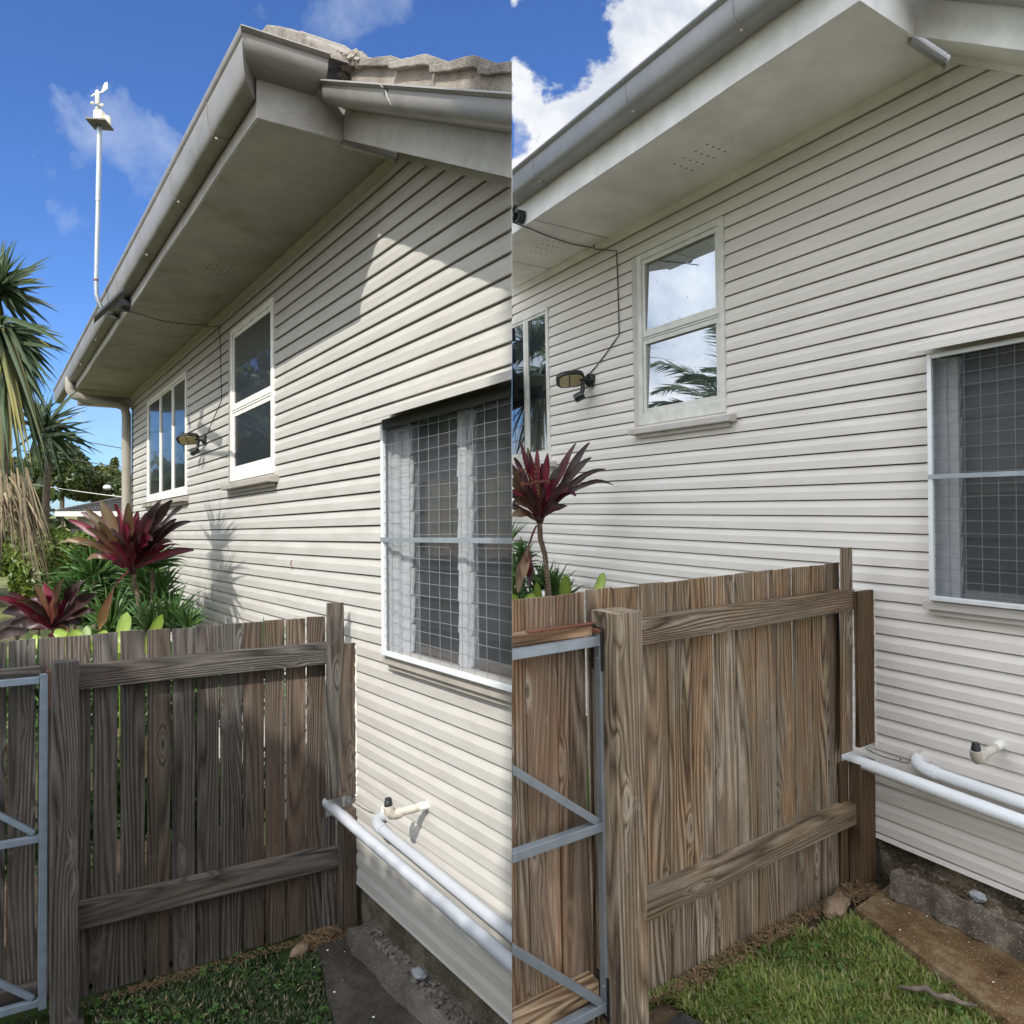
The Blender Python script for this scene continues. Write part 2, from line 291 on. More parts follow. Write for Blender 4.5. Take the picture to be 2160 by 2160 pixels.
MAT['tile2'] = concrete('roof_tile_grey', (0.11, 0.098, 0.085), (0.20, 0.18, 0.158), (0.29, 0.268, 0.24), 0.8, False)
MAT['litter'] = simple('dry_leaf_litter', (0.22, 0.14, 0.075), 0.9, var=0.5, sc=60)
MAT['bark'] = concrete('stick_bark', (0.06, 0.05, 0.04), (0.16, 0.13, 0.10), (0.33, 0.28, 0.22), 0.2, False)
MAT['trunk'] = concrete('cordyline_trunk', (0.05, 0.035, 0.025), (0.13, 0.095, 0.065), (0.30, 0.23, 0.16), 0.25, False)
MAT['farroof'] = simple('far_roof_tile', (0.050, 0.046, 0.044), 0.8, var=0.3, sc=4)
MAT['farwall'] = simple('far_wall_render', (0.55, 0.53, 0.50), 0.8)
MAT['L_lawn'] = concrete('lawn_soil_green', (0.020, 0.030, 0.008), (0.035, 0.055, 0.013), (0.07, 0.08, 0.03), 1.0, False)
MAT['ground'] = concrete('ground_grass_far', (0.06, 0.07, 0.02), (0.12, 0.13, 0.045), (0.26, 0.22, 0.11), 4.0, False)
MAT['neigh'] = simple('neighbour_fence_timber', (0.2, 0.15, 0.1), 0.8)
MAT['win_L'] = glass('glass_dark', (0.010, 0.012, 0.014), 0.02, ripple=0.0006)
MAT['win_R'] = glass('glass_sky', (0.03, 0.036, 0.045), 0.62, ripple=0.0003)
MAT['win_Rfar'] = glass('glass_far', (0.02, 0.024, 0.026), 0.45, ripple=0.0003)
MAT['louvreglass'] = seeglass('louvre_glass', (0.05, 0.055, 0.06), 0.72)
MAT['curtain'] = simple('curtain_fabric', (0.20, 0.18, 0.155), 0.9, var=0.2, sc=3)
MAT['room'] = simple('room_dark', (0.045, 0.045, 0.045), 0.9)
MAT['insect'] = seeglass('insect_screen', (0.12, 0.125, 0.13), 0.88)
MAT['blackgrey'] = simple('shaded_rail_dark_panel', (0.035, 0.036, 0.037), 0.6)  # dark rail tone holds the hood's shadow; the solar panel shares it
MAT['cord_a'] = leaf_mat('cordyline_burgundy', (0.13, 0.008, 0.020), (0.040, 0.014, 0.018))
MAT['cord_b'] = leaf_mat('cordyline_magenta', (0.21, 0.010, 0.036), (0.11, 0.011, 0.024), edge=(0.05, 0.02, 0.02))
MAT['cord_c'] = leaf_mat('cordyline_olive', (0.13, 0.035, 0.025), (0.085, 0.075, 0.030), edge=(0.10, 0.020, 0.025))
MAT['cord_d'] = leaf_mat('cordyline_dark', (0.06, 0.016, 0.020), (0.040, 0.028, 0.024))
MAT['cord_e'] = leaf_mat('cordyline_dead', (0.10, 0.040, 0.020), (0.19, 0.115, 0.045))
MAT['lily'] = leaf_mat('lily_yellow_green', (0.27, 0.33, 0.055), (0.20, 0.29, 0.05), edge=(0.10, 0.19, 0.03))
MAT['drac'] = leaf_mat('dracaena_green', (0.055, 0.11, 0.025), (0.055, 0.13, 0.030), sss=0.3)
MAT['yucca'] = leaf_mat('yucca_green', (0.032, 0.055, 0.015), (0.020, 0.044, 0.012), sss=0.2, rough=0.62)
MAT['yucca_y'] = leaf_mat('yucca_yellowed', (0.05, 0.07, 0.018), (0.20, 0.17, 0.035), sss=0.2, rough=0.62)
MAT['yucca_dead'] = leaf_mat('yucca_dead_straw', (0.21, 0.165, 0.10), (0.11, 0.085, 0.05), sss=0.1, rough=0.8)
MAT['palm'] = leaf_mat('palm_frond', (0.035, 0.06, 0.018), (0.045, 0.075, 0.022), sss=0.15)
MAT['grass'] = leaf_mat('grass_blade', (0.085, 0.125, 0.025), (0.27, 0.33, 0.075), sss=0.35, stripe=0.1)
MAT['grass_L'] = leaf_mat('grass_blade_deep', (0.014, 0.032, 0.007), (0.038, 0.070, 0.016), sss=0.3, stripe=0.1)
MAT['grass_dry'] = leaf_mat('grass_dry', (0.32, 0.25, 0.13), (0.42, 0.34, 0.19), sss=0.2)
MAT['clover'] = leaf_mat('clover_leaf', (0.06, 0.13, 0.03), (0.08, 0.16, 0.035), sss=0.3)
MAT['bush'] = leaf_mat('bush_leaf', (0.085, 0.13, 0.020), (0.14, 0.19, 0.030), sss=0.3)
MAT['tree'] = leaf_mat('tree_leaf', (0.035, 0.055, 0.014), (0.065, 0.085, 0.022), sss=0.2)
MAT['tree2'] = leaf_mat('tree_leaf_olive', (0.07, 0.085, 0.02), (0.10, 0.115, 0.032), sss=0.2)
MAT['hedge'] = leaf_mat('hedge_leaf', (0.03, 0.05, 0.014), (0.05, 0.075, 0.02), sss=0.1)
MAT['wood_tree'] = simple('tree_trunk_bark', (0.10, 0.08, 0.06), 0.9, var=0.3, sc=6)

# ------------------------------------------------------------------ mesh building
class MB:
    def __init__(s): s.v = []; s.f = []; s.g = []
    def add(s, verts, faces, g=None):
        b = len(s.v); s.v += [Vector(p) for p in verts]; s.f += [tuple(i+b for i in f) for f in faces]
        s.g += [Vector(q) for q in (g if g is not None else verts)]; return s
    def box(s, fr, a0, a1, w0, w1, z0, z1, grain='s', go=None):
        """box in a frame; grain = axis the fibres run along"""
        c = [(a, w, z) for a in (a0, a1) for w in (w0, w1) for z in (z0, z1)]
        go = Vector(go) if go is not None else Vector((0, 0, 0))
        def gg(p):
            a, w, z = p
            return Vector({'s': (z, a, w), 'w': (z, w, a), 'z': (w, z, a)}[grain]) + go
        vs = [fr.P(*p) if fr else Vector(p) for p in c]
        fs = [(0, 1, 3, 2), (4, 6, 7, 5), (0, 4, 5, 1), (2, 3, 7, 6), (0, 2, 6, 4), (1, 5, 7, 3)]
        return s.add(vs, fs, [gg(p) for p in c])
    def prism(s, fr, poly, a0, a1, axis='s', grain=None, cap=True, a0f=None, a1f=None):
        """polygon extruded along a frame axis. axis s: poly (w,z); axis w: poly (s,z); axis z: poly (s,w)"""
        n = len(poly); vs = []; g = []
        for e, fn in ((a0, a0f), (a1, a1f)):
            for p in poly:
                q = fn(p) if fn else e
                c = {'s': (q, p[0], p[1]), 'w': (p[0], q, p[1]), 'z': (p[0], p[1], q)}[axis]
                vs.append(fr.P(*c) if fr else Vector(c)); a, w, z = c
                g.append({'s': (z, a, w), 'w': (z, w, a), 'z': (w, z, a)}[grain or axis])
        fs = [(i, (i+1) % n, n+(i+1) % n, n+i) for i in range(n)]
        if cap: fs += [tuple(range(n))[::-1], tuple(range(n, 2*n))]
        return s.add(vs, fs, g)
    def tube(s, pts, r, seg=10, cap=True):
        pts = [Vector(p) for p in pts]; n = len(pts); rs = r if isinstance(r, (list, tuple)) else [r]*n
        vs = []; g = []; up = None; run = 0
        for i, p in enumerate(pts):
            d = (pts[min(i+1, n-1)] - pts[max(i-1, 0)]).normalized()
            if up is None: up = d.orthogonal().normalized()
            up = (up - d*up.dot(d)).normalized(); sd = d.cross(up)
            if i: run += (p-pts[i-1]).length
            for j in range(seg):
                a = 2*math.pi*j/seg; vs.append(p + (up*math.cos(a)+sd*math.sin(a))*rs[i]); g.append((math.cos(a)*rs[i]*2, run, math.sin(a)*rs[i]*2))
        fs = [(i*seg+j, i*seg+(j+1) % seg, (i+1)*seg+(j+1) % seg, (i+1)*seg+j) for i in range(n-1) for j in range(seg)]
        if cap: fs += [tuple(range(seg))[::-1], tuple(range((n-1)*seg, n*seg))]
        return s.add(vs, fs, g)
    def lump(s, c, r, seed=0, amp=0.25, sub=2, fr=None, rot=0.0):
        bm = bmesh.new(); bmesh.ops.create_icosphere(bm, subdivisions=sub, radius=1.0)
        vs = []
        for v in bm.verts:
            d = 1 + amp*noise.noise(v.co*1.3 + Vector((seed*3.1, seed, -seed))) + amp*0.5*noise.noise(v.co*3.1 + Vector((seed, 2, 1)))
            q = Vector((v.co.x*r[0], v.co.y*r[1], v.co.z*r[2]))*d
            q = Vector((q.x*math.cos(rot)-q.y*math.sin(rot), q.x*math.sin(rot)+q.y*math.cos(rot), q.z)); vs.append(Vector(c)+q)
        fs = [tuple(v.index for v in f.verts) for f in bm.faces]; bm.free()
        if fr: vs = [fr.P(*q) for q in vs]
        return s.add(vs, fs)
    def build(s, name, mat, parent=None, side=None, smooth=False, kind=None, bevel=0.0):
        org = Vector(parent['org']) if parent is not None and 'org' in parent else (Vector(parent.location) if parent is not None else Vector((0, 0, 0)))
        if parent is None:
            org = sum(s.v, Vector())/max(1, len(s.v)); org.z = min(v.z for v in s.v)
        me = bpy.data.meshes.new(name)
        me.from_pydata([tuple(v-org) for v in s.v], [], s.f)
        at = me.attributes.new('gc', 'FLOAT_VECTOR', 'POINT'); at.data.foreach_set('vector', np.array([c for v in s.g for c in v], dtype=np.float32))
        xs = [v.x for v in s.v]
        need = (side == 'L' and max(xs) > -0.0006) or (side == 'R' and min(xs) < 0.0006)
        bm = bmesh.new(); bm.from_mesh(me)
        if need:
            sg = 1 if side == 'L' else -1
            bmesh.ops.bisect_plane(bm, geom=bm.verts[:]+bm.edges[:]+bm.faces[:], plane_co=(-org.x-0.0006*sg, 0, 0), plane_no=(sg, 0, 0), clear_outer=True)
            ed = [e for e in bm.edges if e.is_boundary and all(abs(v.co.x+org.x+0.0006*sg) < 1e-5 for v in e.verts)]
            if ed and len(s.f) < 5000:
                try: bmesh.ops.holes_fill(bm, edges=ed, sides=0)
                except Exception: pass
        if len(bm.verts) == 0:
            bm.free(); bpy.data.meshes.remove(me); return None
        bmesh.ops.recalc_face_normals(bm, faces=bm.faces[:])
        bm.to_mesh(me); bm.free()
        if smooth:
            me.polygons.foreach_set('use_smooth', [True]*len(me.polygons))
            if smooth != 'all':
                try: me.set_sharp_from_angle(angle=math.radians(38))
                except Exception: pass
        me.materials.append(mat)
        o = bpy.data.objects.new(name, me); col.objects.link(o)
        if parent is not None:
            o.parent = parent
        else: o.location = org
        o['org'] = tuple(org)
        if bevel:
            bv = o.modifiers.new('bevel', 'BEVEL'); bv.width = bevel; bv.segments = 2; bv.limit_method = 'ANGLE'
        if kind: o['kind'] = kind
        return o
def thing(name, p, label, cat, group=None):
    o = bpy.data.objects.new(name, None); col.objects.link(o); o.location = p; o.empty_display_size = 0.1
    o['label'] = label; o['category'] = cat; o['org'] = tuple(p)
    if group: o['group'] = group
    return o
def tag(o, label, cat, group=None):
    if o is None: return
    o['label'] = label; o['category'] = cat
    if group: o['group'] = group
    return o
def jit(a): return random.uniform(-a, a)
# ================================================================== HOUSES
def spans(a0, a1, cuts):
    out = [(a0, a1)]
    for c0, c1 in cuts:
        nx = []
        for x0, x1 in out:
            if c1 <= x0 or c0 >= x1: nx.append((x0, x1)); continue
            if c0 > x0: nx.append((x0, c0))
            if c1 < x1: nx.append((c1, x1))
        out = nx
    return [(a, b) for a, b in out if b-a > 0.01]

def gutter(fr, H, mat, path, prof, name='gutter'):
    """sweep a gutter profile (outward, z) round the eave; path = list of functions d -> (s, w, zoff)"""
    vs = []; g = []; n = len(prof); run = 0; prev = None
    for fn in path:
        for d, z in prof:
            s_, w_, dz = fn(d); z2 = dz(z) if callable(dz) else z+dz
            vs.append(fr.P(s_, w_, z2)); g.append((z, s_+w_, d))
    m = len(path)
    fs = [(i*n+j, i*n+(j+1) % n, (i+1)*n+(j+1) % n, (i+1)*n+j) for i in range(m-1) for j in range(n)]
    fs += [tuple(range(n))[::-1], tuple(range((m-1)*n, m*n))]
    mb = MB(); mb.add(vs, fs, g); return mb.build(name, mat, H, fr.side, smooth=True)

def window(fr, H, nm, s0, s1, z0, z1, muls, trans, glassm, sill, trimw, arch):
    """timber window: frame, sashes, panes. muls = mullion s positions, trans = transom z or None"""
    k = fr.k; sd = fr.side; ft = 0.045*k if nm == 'wide' else 0.06*k
    W_ = MAT['white']; T = MAT[sd+'_trim']
    mb = MB(); w0, w1 = -0.02*k, 0.030*k
    mb.box(fr, s0, s0+ft, w0, w1, z0, z1, 'z'); mb.box(fr, s1-ft, s1, w0, w1, z0, z1, 'z')
    mb.box(fr, s0+ft, s1-ft, w0, w1, z1-ft, z1, 's'); mb.box(fr, s0+ft, s1-ft, w0, w1-0.004*k, z0, z0+ft*1.7, 's')
    for m_ in muls: mb.box(fr, m_-ft*0.55, m_+ft*0.55, w0, w1-0.003*k, z0+ft*1.7, z1-ft, 'z')
    win = mb.build('window', W_, H, sd, bevel=0.003*k)
    if win is None: return None
    cells = []; xs = [s0+ft] + sorted(muls) + [s1-ft]
    for i in range(len(xs)-1):
        a = xs[i] + (ft*0.55 if i else 0); b = xs[i+1] - (ft*0.55 if i < len(xs)-2 else 0)
        if trans: cells += [(a, b, z0+ft*1.7, trans-ft*0.35), (a, b, trans+ft*0.35, z1-ft)]
        else: cells.append((a, b, z0+ft*1.7, z1-ft))
    if trans:
        mb = MB(); mb.box(fr, s0+ft, s1-ft, w0, w1-0.006*k, trans-ft*0.35+0.001, trans-0.003*k, 's'); mb.box(fr, s0+ft, s1-ft, w0, w1-0.002*k, trans+0.003*k, trans+ft*0.35-0.001, 's'); mb.build('transom', W_, win, sd)
        mb = MB(); mb.box(fr, s0+ft, s1-ft, w0, w1-0.020*k, trans-0.003*k, trans+0.003*k, 's'); mb.build('transom_joint', MAT['black_gap'], win, sd)
    for a, b, c, d in cells:
        st = ft*0.72
        mb = MB(); wa, wb = -0.016*k, 0.018*k
        mb.box(fr, a+0.002*k, a+st, wa, wb, c, d, 'z'); mb.box(fr, b-st, b-0.002*k, wa, wb, c, d, 'z'); mb.box(fr, a+st, b-st, wa, wb-0.001*k, d-st, d, 's'); mb.box(fr, a+st, b-st, wa, wb-0.001*k, c, c+st*1.15, 's')
        mb.build('sash', W_, win, sd, bevel=0.002*k)
        mb = MB(); tl = 0.030*(d-c) if (sd == 'R' and nm == 'tall') else 0.0; mb.prism(fr, [(0.004*k, c+st), (0.008*k, c+st), (0.008*k-tl, d-st*0.8), (0.004*k-tl, d-st*0.8)], a+st*0.8, b-st*0.8); mb.build('pane', glassm, win, sd)
    if sill:
        mb = MB(); sz = z0
        mb.prism(fr, [(-0.01, sz-0.012*k), (0.105*k, sz-0.035*k), (0.105*k, sz-0.085*k), (0.07*k, sz-0.09*k), (-0.01, sz-0.09*k)], s0-0.11*k, s1+sill*k)
        mb.box(fr, s0-0.05*k, s1+(sill-0.08)*k, -0.01, 0.055*k, sz-0.125*k, sz-0.091*k, 's')
        mb.build('sill', T, win, sd, bevel=0.004*k)
    mb = MB()
    for a, b in arch: mb.box(fr, a, b, -0.02*k, 0.026*k, z0, z1+0.0, 'z')
    if arch: mb.build('architrave', T, win, sd, bevel=0.003*k)
    return win

def louvre_window(fr, H, s0, s1, z0, z1, c):
    """louvre window behind an insect screen and a welded wire guard on an aluminium frame, sheet hood above"""
    k = fr.k; sd = fr.side; A = MAT['alu']
    wo = c['wo']                                            # how far the guard stands out
    mb = MB(); t = 0.030*k
    mb.box(fr, s0, s0+t, wo-0.012*k, wo+0.012*k, z0, z1, 'z'); mb.box(fr, s1-t, s1, wo-0.012*k, wo+0.012*k, z0, z1, 'z')
    mb.box(fr, s0+t, s1-t, wo-0.012*k, wo+0.011*k, z0, z0+t, 's')
    if sd == 'R': mb.box(fr, s0+t, s1-t, wo-0.012*k, wo+0.011*k, z1-t, z1, 's')
    win = mb.build('window', A, H, sd, bevel=0.003*k)
    g = MB(); g.box(fr, s1-0.004*k, s1+0.004*k, -0.01, wo-0.013*k, z0, z1, 'z'); g.box(fr, s0-0.004*k, s0+0.004*k, -0.01, wo-0.013*k, z0, z1, 'z')
    g.box(fr, s0, s1, -0.01, wo-0.013*k, z0-0.004*k, z0+0.001*k, 's'); g.build('guard_return', MAT['louvreframe'], win, sd)
    if sd == 'L':
        g = MB(); g.box(fr, s0+t, s1-t, wo-0.012*k, wo+0.011*k, z1-t*1.2, z1, 's'); g.box(fr, s0, s1, 0.02, wo, z1, z1+0.03, 's'); g.build('head_rail', MAT['blackgrey'], win, sd)  # shadow under the hood put into the rail's dark colour
    zm = c['zm']; g = MB(); g.box(fr, s0+0.004*k, s1-0.004*k, wo+0.012*k, wo+0.016*k, zm-0.014*k, zm+0.014*k, 's'); g.build('flat_bar', MAT['galv'], win, sd)
    r = 0.0017*k; gw = wo-0.004*k
    s_ = c['vs0']; i = 0
    while s_ > s0+0.01:
        g = MB(); j = jit(0.002*k)
        if sd == 'L' and i == 6: segs = [(zm+0.015*k, z1-0.05*k), (zm-0.24*k, zm-0.05*k), (zm-0.24*k, z0+0.03*k)]
        else: segs = [(z0+0.03*k, z1-0.03*k)]
        for za, zb in segs: g.tube([fr.P(s_+j, gw, za), fr.P(s_+j*0.5, gw, (za+zb)/2), fr.P(s_, gw, zb)], r, 5)
        g.build('wire', MAT[sd+'_wire'], win, sd); s_ -= c['vp']; i += 1
    z_ = z1-0.07*k; i = 0
    while z_ > z0+0.04*k:
        if abs(z_-zm) > 0.016*k:
            g = MB()
            if sd == 'L' and zm-0.17*k < z_ < zm-0.03*k:
                g.tube([fr.P(s0+t, gw+r*1.6, z_), fr.P(c['vs0']-c['vp']*7, gw+r*1.6, z_)], r, 5); g.tube([fr.P(c['vs0']-c['vp']*6, gw+r*1.6, z_), fr.P(s1-t, gw+r*1.6, z_+0.002)], r, 5)
            else:
                g.tube([fr.P(s1-t+(s0-s1+2*t)*q, gw+r*1.6, z_+0.0025*k*math.sin(q*9+i)) for q in (0, .25, .5, .75, 1)], r, 5)
            g.build('wire', MAT[sd+'_wire'], win, sd)
        z_ -= c['hp']; i += 1
    # insect screen just behind the wires
    g = MB(); g.box(fr, s0+t, s1-t, gw-0.016*k, gw-0.014*k, z0+t, z1-t, 'z'); g.build('insect_screen', MAT['insect'], win, sd)
    # jamb, louvre frames and blades
    for a, b, wa, wb in c['jambs']:
        g = MB(); g.box(fr, a, b, wa, wb, z0+0.005, z1-0.01, 'z'); g.build('jamb', MAT['louvreframe'], win, sd)
    nb = 8; bh = (z1-z0-0.06*k)/nb
    for a, b in c['bays']:
        for i in range(nb):
            zb = z0+0.03*k+i*bh
            g = MB(); g.prism(fr, [(-0.02*k, zb-0.004*k), (-0.014*k, zb-0.004*k), (-0.054*k, zb+bh+0.008*k), (-0.060*k, zb+bh+0.008*k)], a, b); g.build('louvre_blade', MAT['louvreglass'], win, sd)
            for e in (a, b):
                g = MB(); g.prism(fr, [(-0.016*k, zb+0.004*k), (-0.004*k, zb+0.004*k), (-0.014*k, zb+bh-0.004*k), (-0.030*k, zb+bh-0.004*k)], e-0.007*k, e+0.007*k); g.build('blade_clip', MAT['louvreframe'], win, sd)
    g = MB(); g.box(fr, s0, s1, -0.30*k, -0.294*k, z0, z1+0.1*k, 'z'); g.box(fr, s0, s1, -0.30*k, -0.02*k, z0-0.01*k, z0-0.006*k, 's'); g.box(fr, s0, s1+0.01*k, -0.30*k, 0.0, z1-0.004*k, z1+0.01*k, 's'); g.box(fr, s1, s1+0.01*k, -0.3*k, -0.06*k, z0, z1, 'z'); g.build('room_beyond', MAT['room'], win, sd)
    g = MB(); zc = zm-0.10*k; n = 60; ps = []
    for i in range(n+1):
        q = s0 + (s1-s0)*i/n; w_ = -0.13*k + 0.012*k*math.sin(i*1.1) + 0.006*k*math.sin(i*0.37); ps += [fr.P(q, w_, zc+0.005*k*math.sin(i*.6)), fr.P(q, w_-0.01*k, z1+0.04*k)]
    g.add(ps, [(2*i, 2*i+2, 2*i+3, 2*i+1) for i in range(n)]); g.build('curtain', MAT['curtain'], win, sd, smooth='all')
    g = MB(); zb = z0+0.06*k; g.box(fr, s0, s1, -0.10*k, -0.07*k, z0+0.0*k, zb, 's'); g.build('inner_sill', MAT[sd+'_trim'], win, sd)
    # hood and sill
    hz = c['hz']; g = MB()
    g.prism(fr, [(0.0, hz+0.075*k), (0.0, hz+0.067*k), (c['hw']-0.006*k, hz+0.006*k), (c['hw']-0.006*k, hz-0.030*k), (c['hw'], hz-0.030*k), (c['hw'], hz+0.016*k)], s0-0.2*k, c['hs']); g.build('hood', MAT[sd+'_board'], win, sd, bevel=0.002*k)
    g = MB(); g.box(fr, s0, s1+0.005*k, 0.0, 0.018*k, z1, hz+0.06*k, 's'); g.build('head_trim', MAT[sd+'_trim'], win, sd)
    g = MB(); g.box(fr, s0-0.1*k, s1+0.06*k, -0.01, wo-0.02*k, z0-0.062*k, z0-0.008*k, 's'); g.build('sill', MAT[sd+'_trim'], win, sd, bevel=0.004*k)
    g = MB(); g.box(fr, s0-0.1*k, s1+0.02*k, -0.01, wo*0.55, z0-0.095*k, z0-0.064*k, 's'); g.build('sill_mould', MAT[sd+'_trim'], win, sd)
    return win

def house(fr, c, label):
    k = fr.k; sd = fr.side; p = c['pitch']; B = MAT[sd+'_board']
    H = thing('weatherboard_house', fr.P(c['sseam'], 0, c['ground']), label, 'house')
    sf, sc, wf, zs = c['sfar'], c['scorner'], c['wf'], c['zs']
    zr = lambda s: zs + c['rake']*(s-sc)
    # boards, one object each, cut round the window openings
    kmin = int(math.floor((c['zb']-c['zg'])/p+0.5)); i = kmin
    while True:
        zb = c['zg'] + i*p; zt = zb + p; i += 1
        if zb > zs-0.01: break
        sl = max(c['snear'], sc + (zb-zs)/c['rake'] - 0.02)
        cuts = [(o[0], o[1]) for o in c['open'] if zb + p*0.35 > o[2] and zt - p*0.35 < o[3]]
        for a, b in spans(sl, sf, cuts):
            d = jit(0.0008*k); e = jit(0.0006*k)
            bw = 0.017*k+d; lo_ = zb+e if i > kmin+1 else zb
            poly = [(-0.018*k, zt-0.004*k), (0.001*k, zt-0.004*k), (bw, zt-0.46*p), (bw+0.0005*k, lo_+0.005*k), (bw-0.002*k, lo_+0.003*k), (-0.004*k, lo_+0.0045*k), (-0.018*k, lo_+0.0045*k)]
            n = 1; vs = []
            mb = MB(); mb.prism(fr, poly, a, b); mb.g = [q + Vector((0, i*1.7, 0)) for q in mb.g]
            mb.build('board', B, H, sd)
    # sheathing behind the boards, with a hole for the louvre window
    o = c['louvre']; mb = MB(); w0, w1 = -0.035*k, -0.020*k
    zt = zs+0.05
    mb.prism(fr, [(o[1], c['zb']), (sf-0.02, c['zb']), (sf-0.02, zs+0.02), (sc, zs+0.02), (o[1], zr(o[1]))], w0, w1, axis='w')
    mb.prism(fr, [(c['snear'], c['zb']), (o[1], c['zb']), (o[1], o[2]), (c['snear'], o[2])], w0, w1, axis='w')
    mb.prism(fr, [(c['snear'] if zr(c['snear']) > o[3] else o[0], o[3]), (o[1], o[3]), (o[1], zr(o[1])), (c['snear'] if zr(c['snear']) > o[3] else o[0], zr(c['snear'] if zr(c['snear']) > o[3] else o[0]))], w0, w1, axis='w')
    if c['snear'] < o[0]: mb.prism(fr, [(c['snear'], o[2]), (o[0], o[2]), (o[0], o[3]), (c['snear'], min(o[3], zr(c['snear'])))], w0, w1, axis='w')
    mb.build('wall_sheathing', MAT['black_gap'], H, sd)
    # bottom trim
    mb = MB(); mb.prism(fr, [(-0.02*k, c['zb']), (0.014*k, c['zb']), (0.022*k, c['zb']-0.03*k), (0.0, c['zb']-0.034*k), (-0.02*k, c['zb']-0.034*k)], c['snear'], sf); mb.build('bottom_trim', B, H, sd)
    # cornice under the soffit
    mb = MB(); mb.prism(fr, [(0.0, zs+0.001), (0.060*k, zs+0.001), (0.060*k, zs-0.018*k), (0.035*k, zs-0.040*k), (0.022*k, zs-0.062*k), (0.0, zs-0.066*k)], sc+0.01, sf); mb.build('cornice', MAT[sd+'_soffit'] if sd == 'R' else MAT['L_trim'], H, sd, bevel=0.002*k)
    # soffit sheets with ventilation holes
    js = c['joints']; ed = [sc-0.001] + js + [sf+0.3*k]
    for a, b in zip(ed[:-1], ed[1:]):
        mb = MB(); a2, b2 = a+0.0015*k, b-0.0015*k
        mb.box(fr, a2, b2, 0.0, wf-0.018*k, zs, zs+0.006*k, 's')
        pn = mb.build('soffit_panel', MAT[sd+'_soffit'], H, sd)
    for a in js:
        mb = MB(); mb.box(fr, a-0.006*k, a+0.006*k, 0.062*k, wf-0.020*k, zs-0.003*k, zs-0.0003, 'w'); mb.build('joint_strip', MAT[sd+'_gutter'], H, sd)
    for cs, cw, ns, nw, ps, pw in c['vents']:
        for a in range(ns):
            for b in range(nw):
                mb = MB(); q = fr.P(cs+(a-(ns-1)/2)*ps+jit(0.004*k), cw+(b-(nw-1)/2)*pw+((a % 2)*0.0), zs-0.0012*k); r = 0.0085*k
                mb.tube([q, q+fr.U*0.002*k], r, 10)
                mb.build('vent_hole', MAT['black_gap'], H, sd)
    # fascia along the eave, across the return, and down the rake
    fh = c['fh']; ft = 0.018*k; zf = zs-0.012*k; F = MAT[sd+'_fascia']
    mb = MB(); n = 14; vs = []
    for i in range(n+1):
        s_ = sc + (sf+0.25*k-sc)*i/n; wv = 0.006*k*math.sin(i*2.1)+0.004*k*math.sin(i*0.9)
        for w_, z_ in ((wf-ft, zf+wv), (wf, zf+wv), (wf, zf+fh), (wf-ft, zf+fh)): vs.append(((s_, w_, z_), (z_, s_, w_)))
    m4 = 4; fs = [(i*4+j, i*4+(j+1) % 4, (i+1)*4+(j+1) % 4, (i+1)*4+j) for i in range(n) for j in range(4)] + [(0, 1, 2, 3), tuple(range(4*n, 4*n+4))]
    mb.add([fr.P(*v[0]) for v in vs], fs, [v[1] for v in vs]); mb.build('fascia', F, H, sd)
    wr = c['wr']
    mb = MB(); mb.box(fr, sc-ft, sc-0.0005, wr, wf+0.001, zf-0.003*k, zf+fh, 'w'); mb.build('fascia', F, H, sd, bevel=0.002*k)
    mb = MB(); mb.box(fr, sc+0.001*k, sc+0.030*k, 0.020*k, wr-0.001, zs-0.034*k, zs+0.12*k, 'w'); mb.build('return_batten', MAT['R_gutter'] if sd == 'R' else F, H, sd, bevel=0.002*k)  # right batten: gutter grey stands in for the shade under the eave
    rs0 = c['rs0']; rh = c['rh']
    mb = MB(); mb.prism(fr, [(sc-0.0, zr(sc)+0.003*k), (rs0, zr(rs0)+0.003*k), (rs0, zr(rs0)+rh), (sc-0.0, zr(sc)+rh)], wr-0.018*k, wr, axis='w', grain='s'); mb.build('rake_fascia', F, H, sd, bevel=0.002*k)
    mb = MB(); mb.prism(fr, [(sc-0.02*k, zr(sc)+0.012*k), (rs0, zr(rs0)+0.018*k), (rs0, zr(rs0)+0.026*k), (sc-0.02*k, zr(sc)+0.022*k)], -0.01, wr-0.018*k, axis='w', grain='s'); mb.build('rake_soffit', MAT[sd+'_soffit'], H, sd)
    mb = MB(); mb.prism(fr, [(sc-0.03*k, zr(sc)-0.040*k), (rs0, zr(rs0)-0.04*k), (rs0, zr(rs0)+0.016*k), (sc-0.03*k, zr(sc)+0.010*k)], 0.012*k, 0.03*k, axis='w', grain='s'); mb.build('rake_mould', F if sd == 'L' else MAT['R_soffit'], H, sd)
    # gutters
    gd, gz0, gz1 = c['gd'], c['gz0'], c['gz1']; gh = gz1-gz0
    prof = [(0.0, gz1-gh*0.02), (0.004*k, gz1-gh*0.02), (0.004*k, gz0+0.004*k), (gd*0.58, gz0+0.004*k), (gd*0.60, gz0)]
    prof = [(0.001, gz1-gh*0.05), (0.001, gz0+gh*0.06), (gd*0.06, gz0)]
    for q in range(7):                                   # flat sole, rounded front
        a = q/6; prof.append((gd*(0.62+0.30*math.sin(a*math.pi/2)), gz0+gh*(0.02+0.62*(1-math.cos(a*math.pi/2)))))
    prof += [(gd*0.92, gz1-gh*0.20), (gd*0.99, gz1-gh*0.16), (gd*1.04, gz1-gh*0.09), (gd*1.02, gz1-gh*0.02), (gd*0.94, gz1), (gd*0.87, gz1-gh*0.05), (gd*0.87, gz1-gh*0.12)]
    wre = c['wre']
    rz = lambda z: gz1 - (gz1-z)*c['rzs']
    gutter(fr, H, MAT[sd+'_gutter'], [lambda d: (c['gend'], wf+d, 0), lambda d: (sc-d*c['rds'], wf+d, 0)], prof)
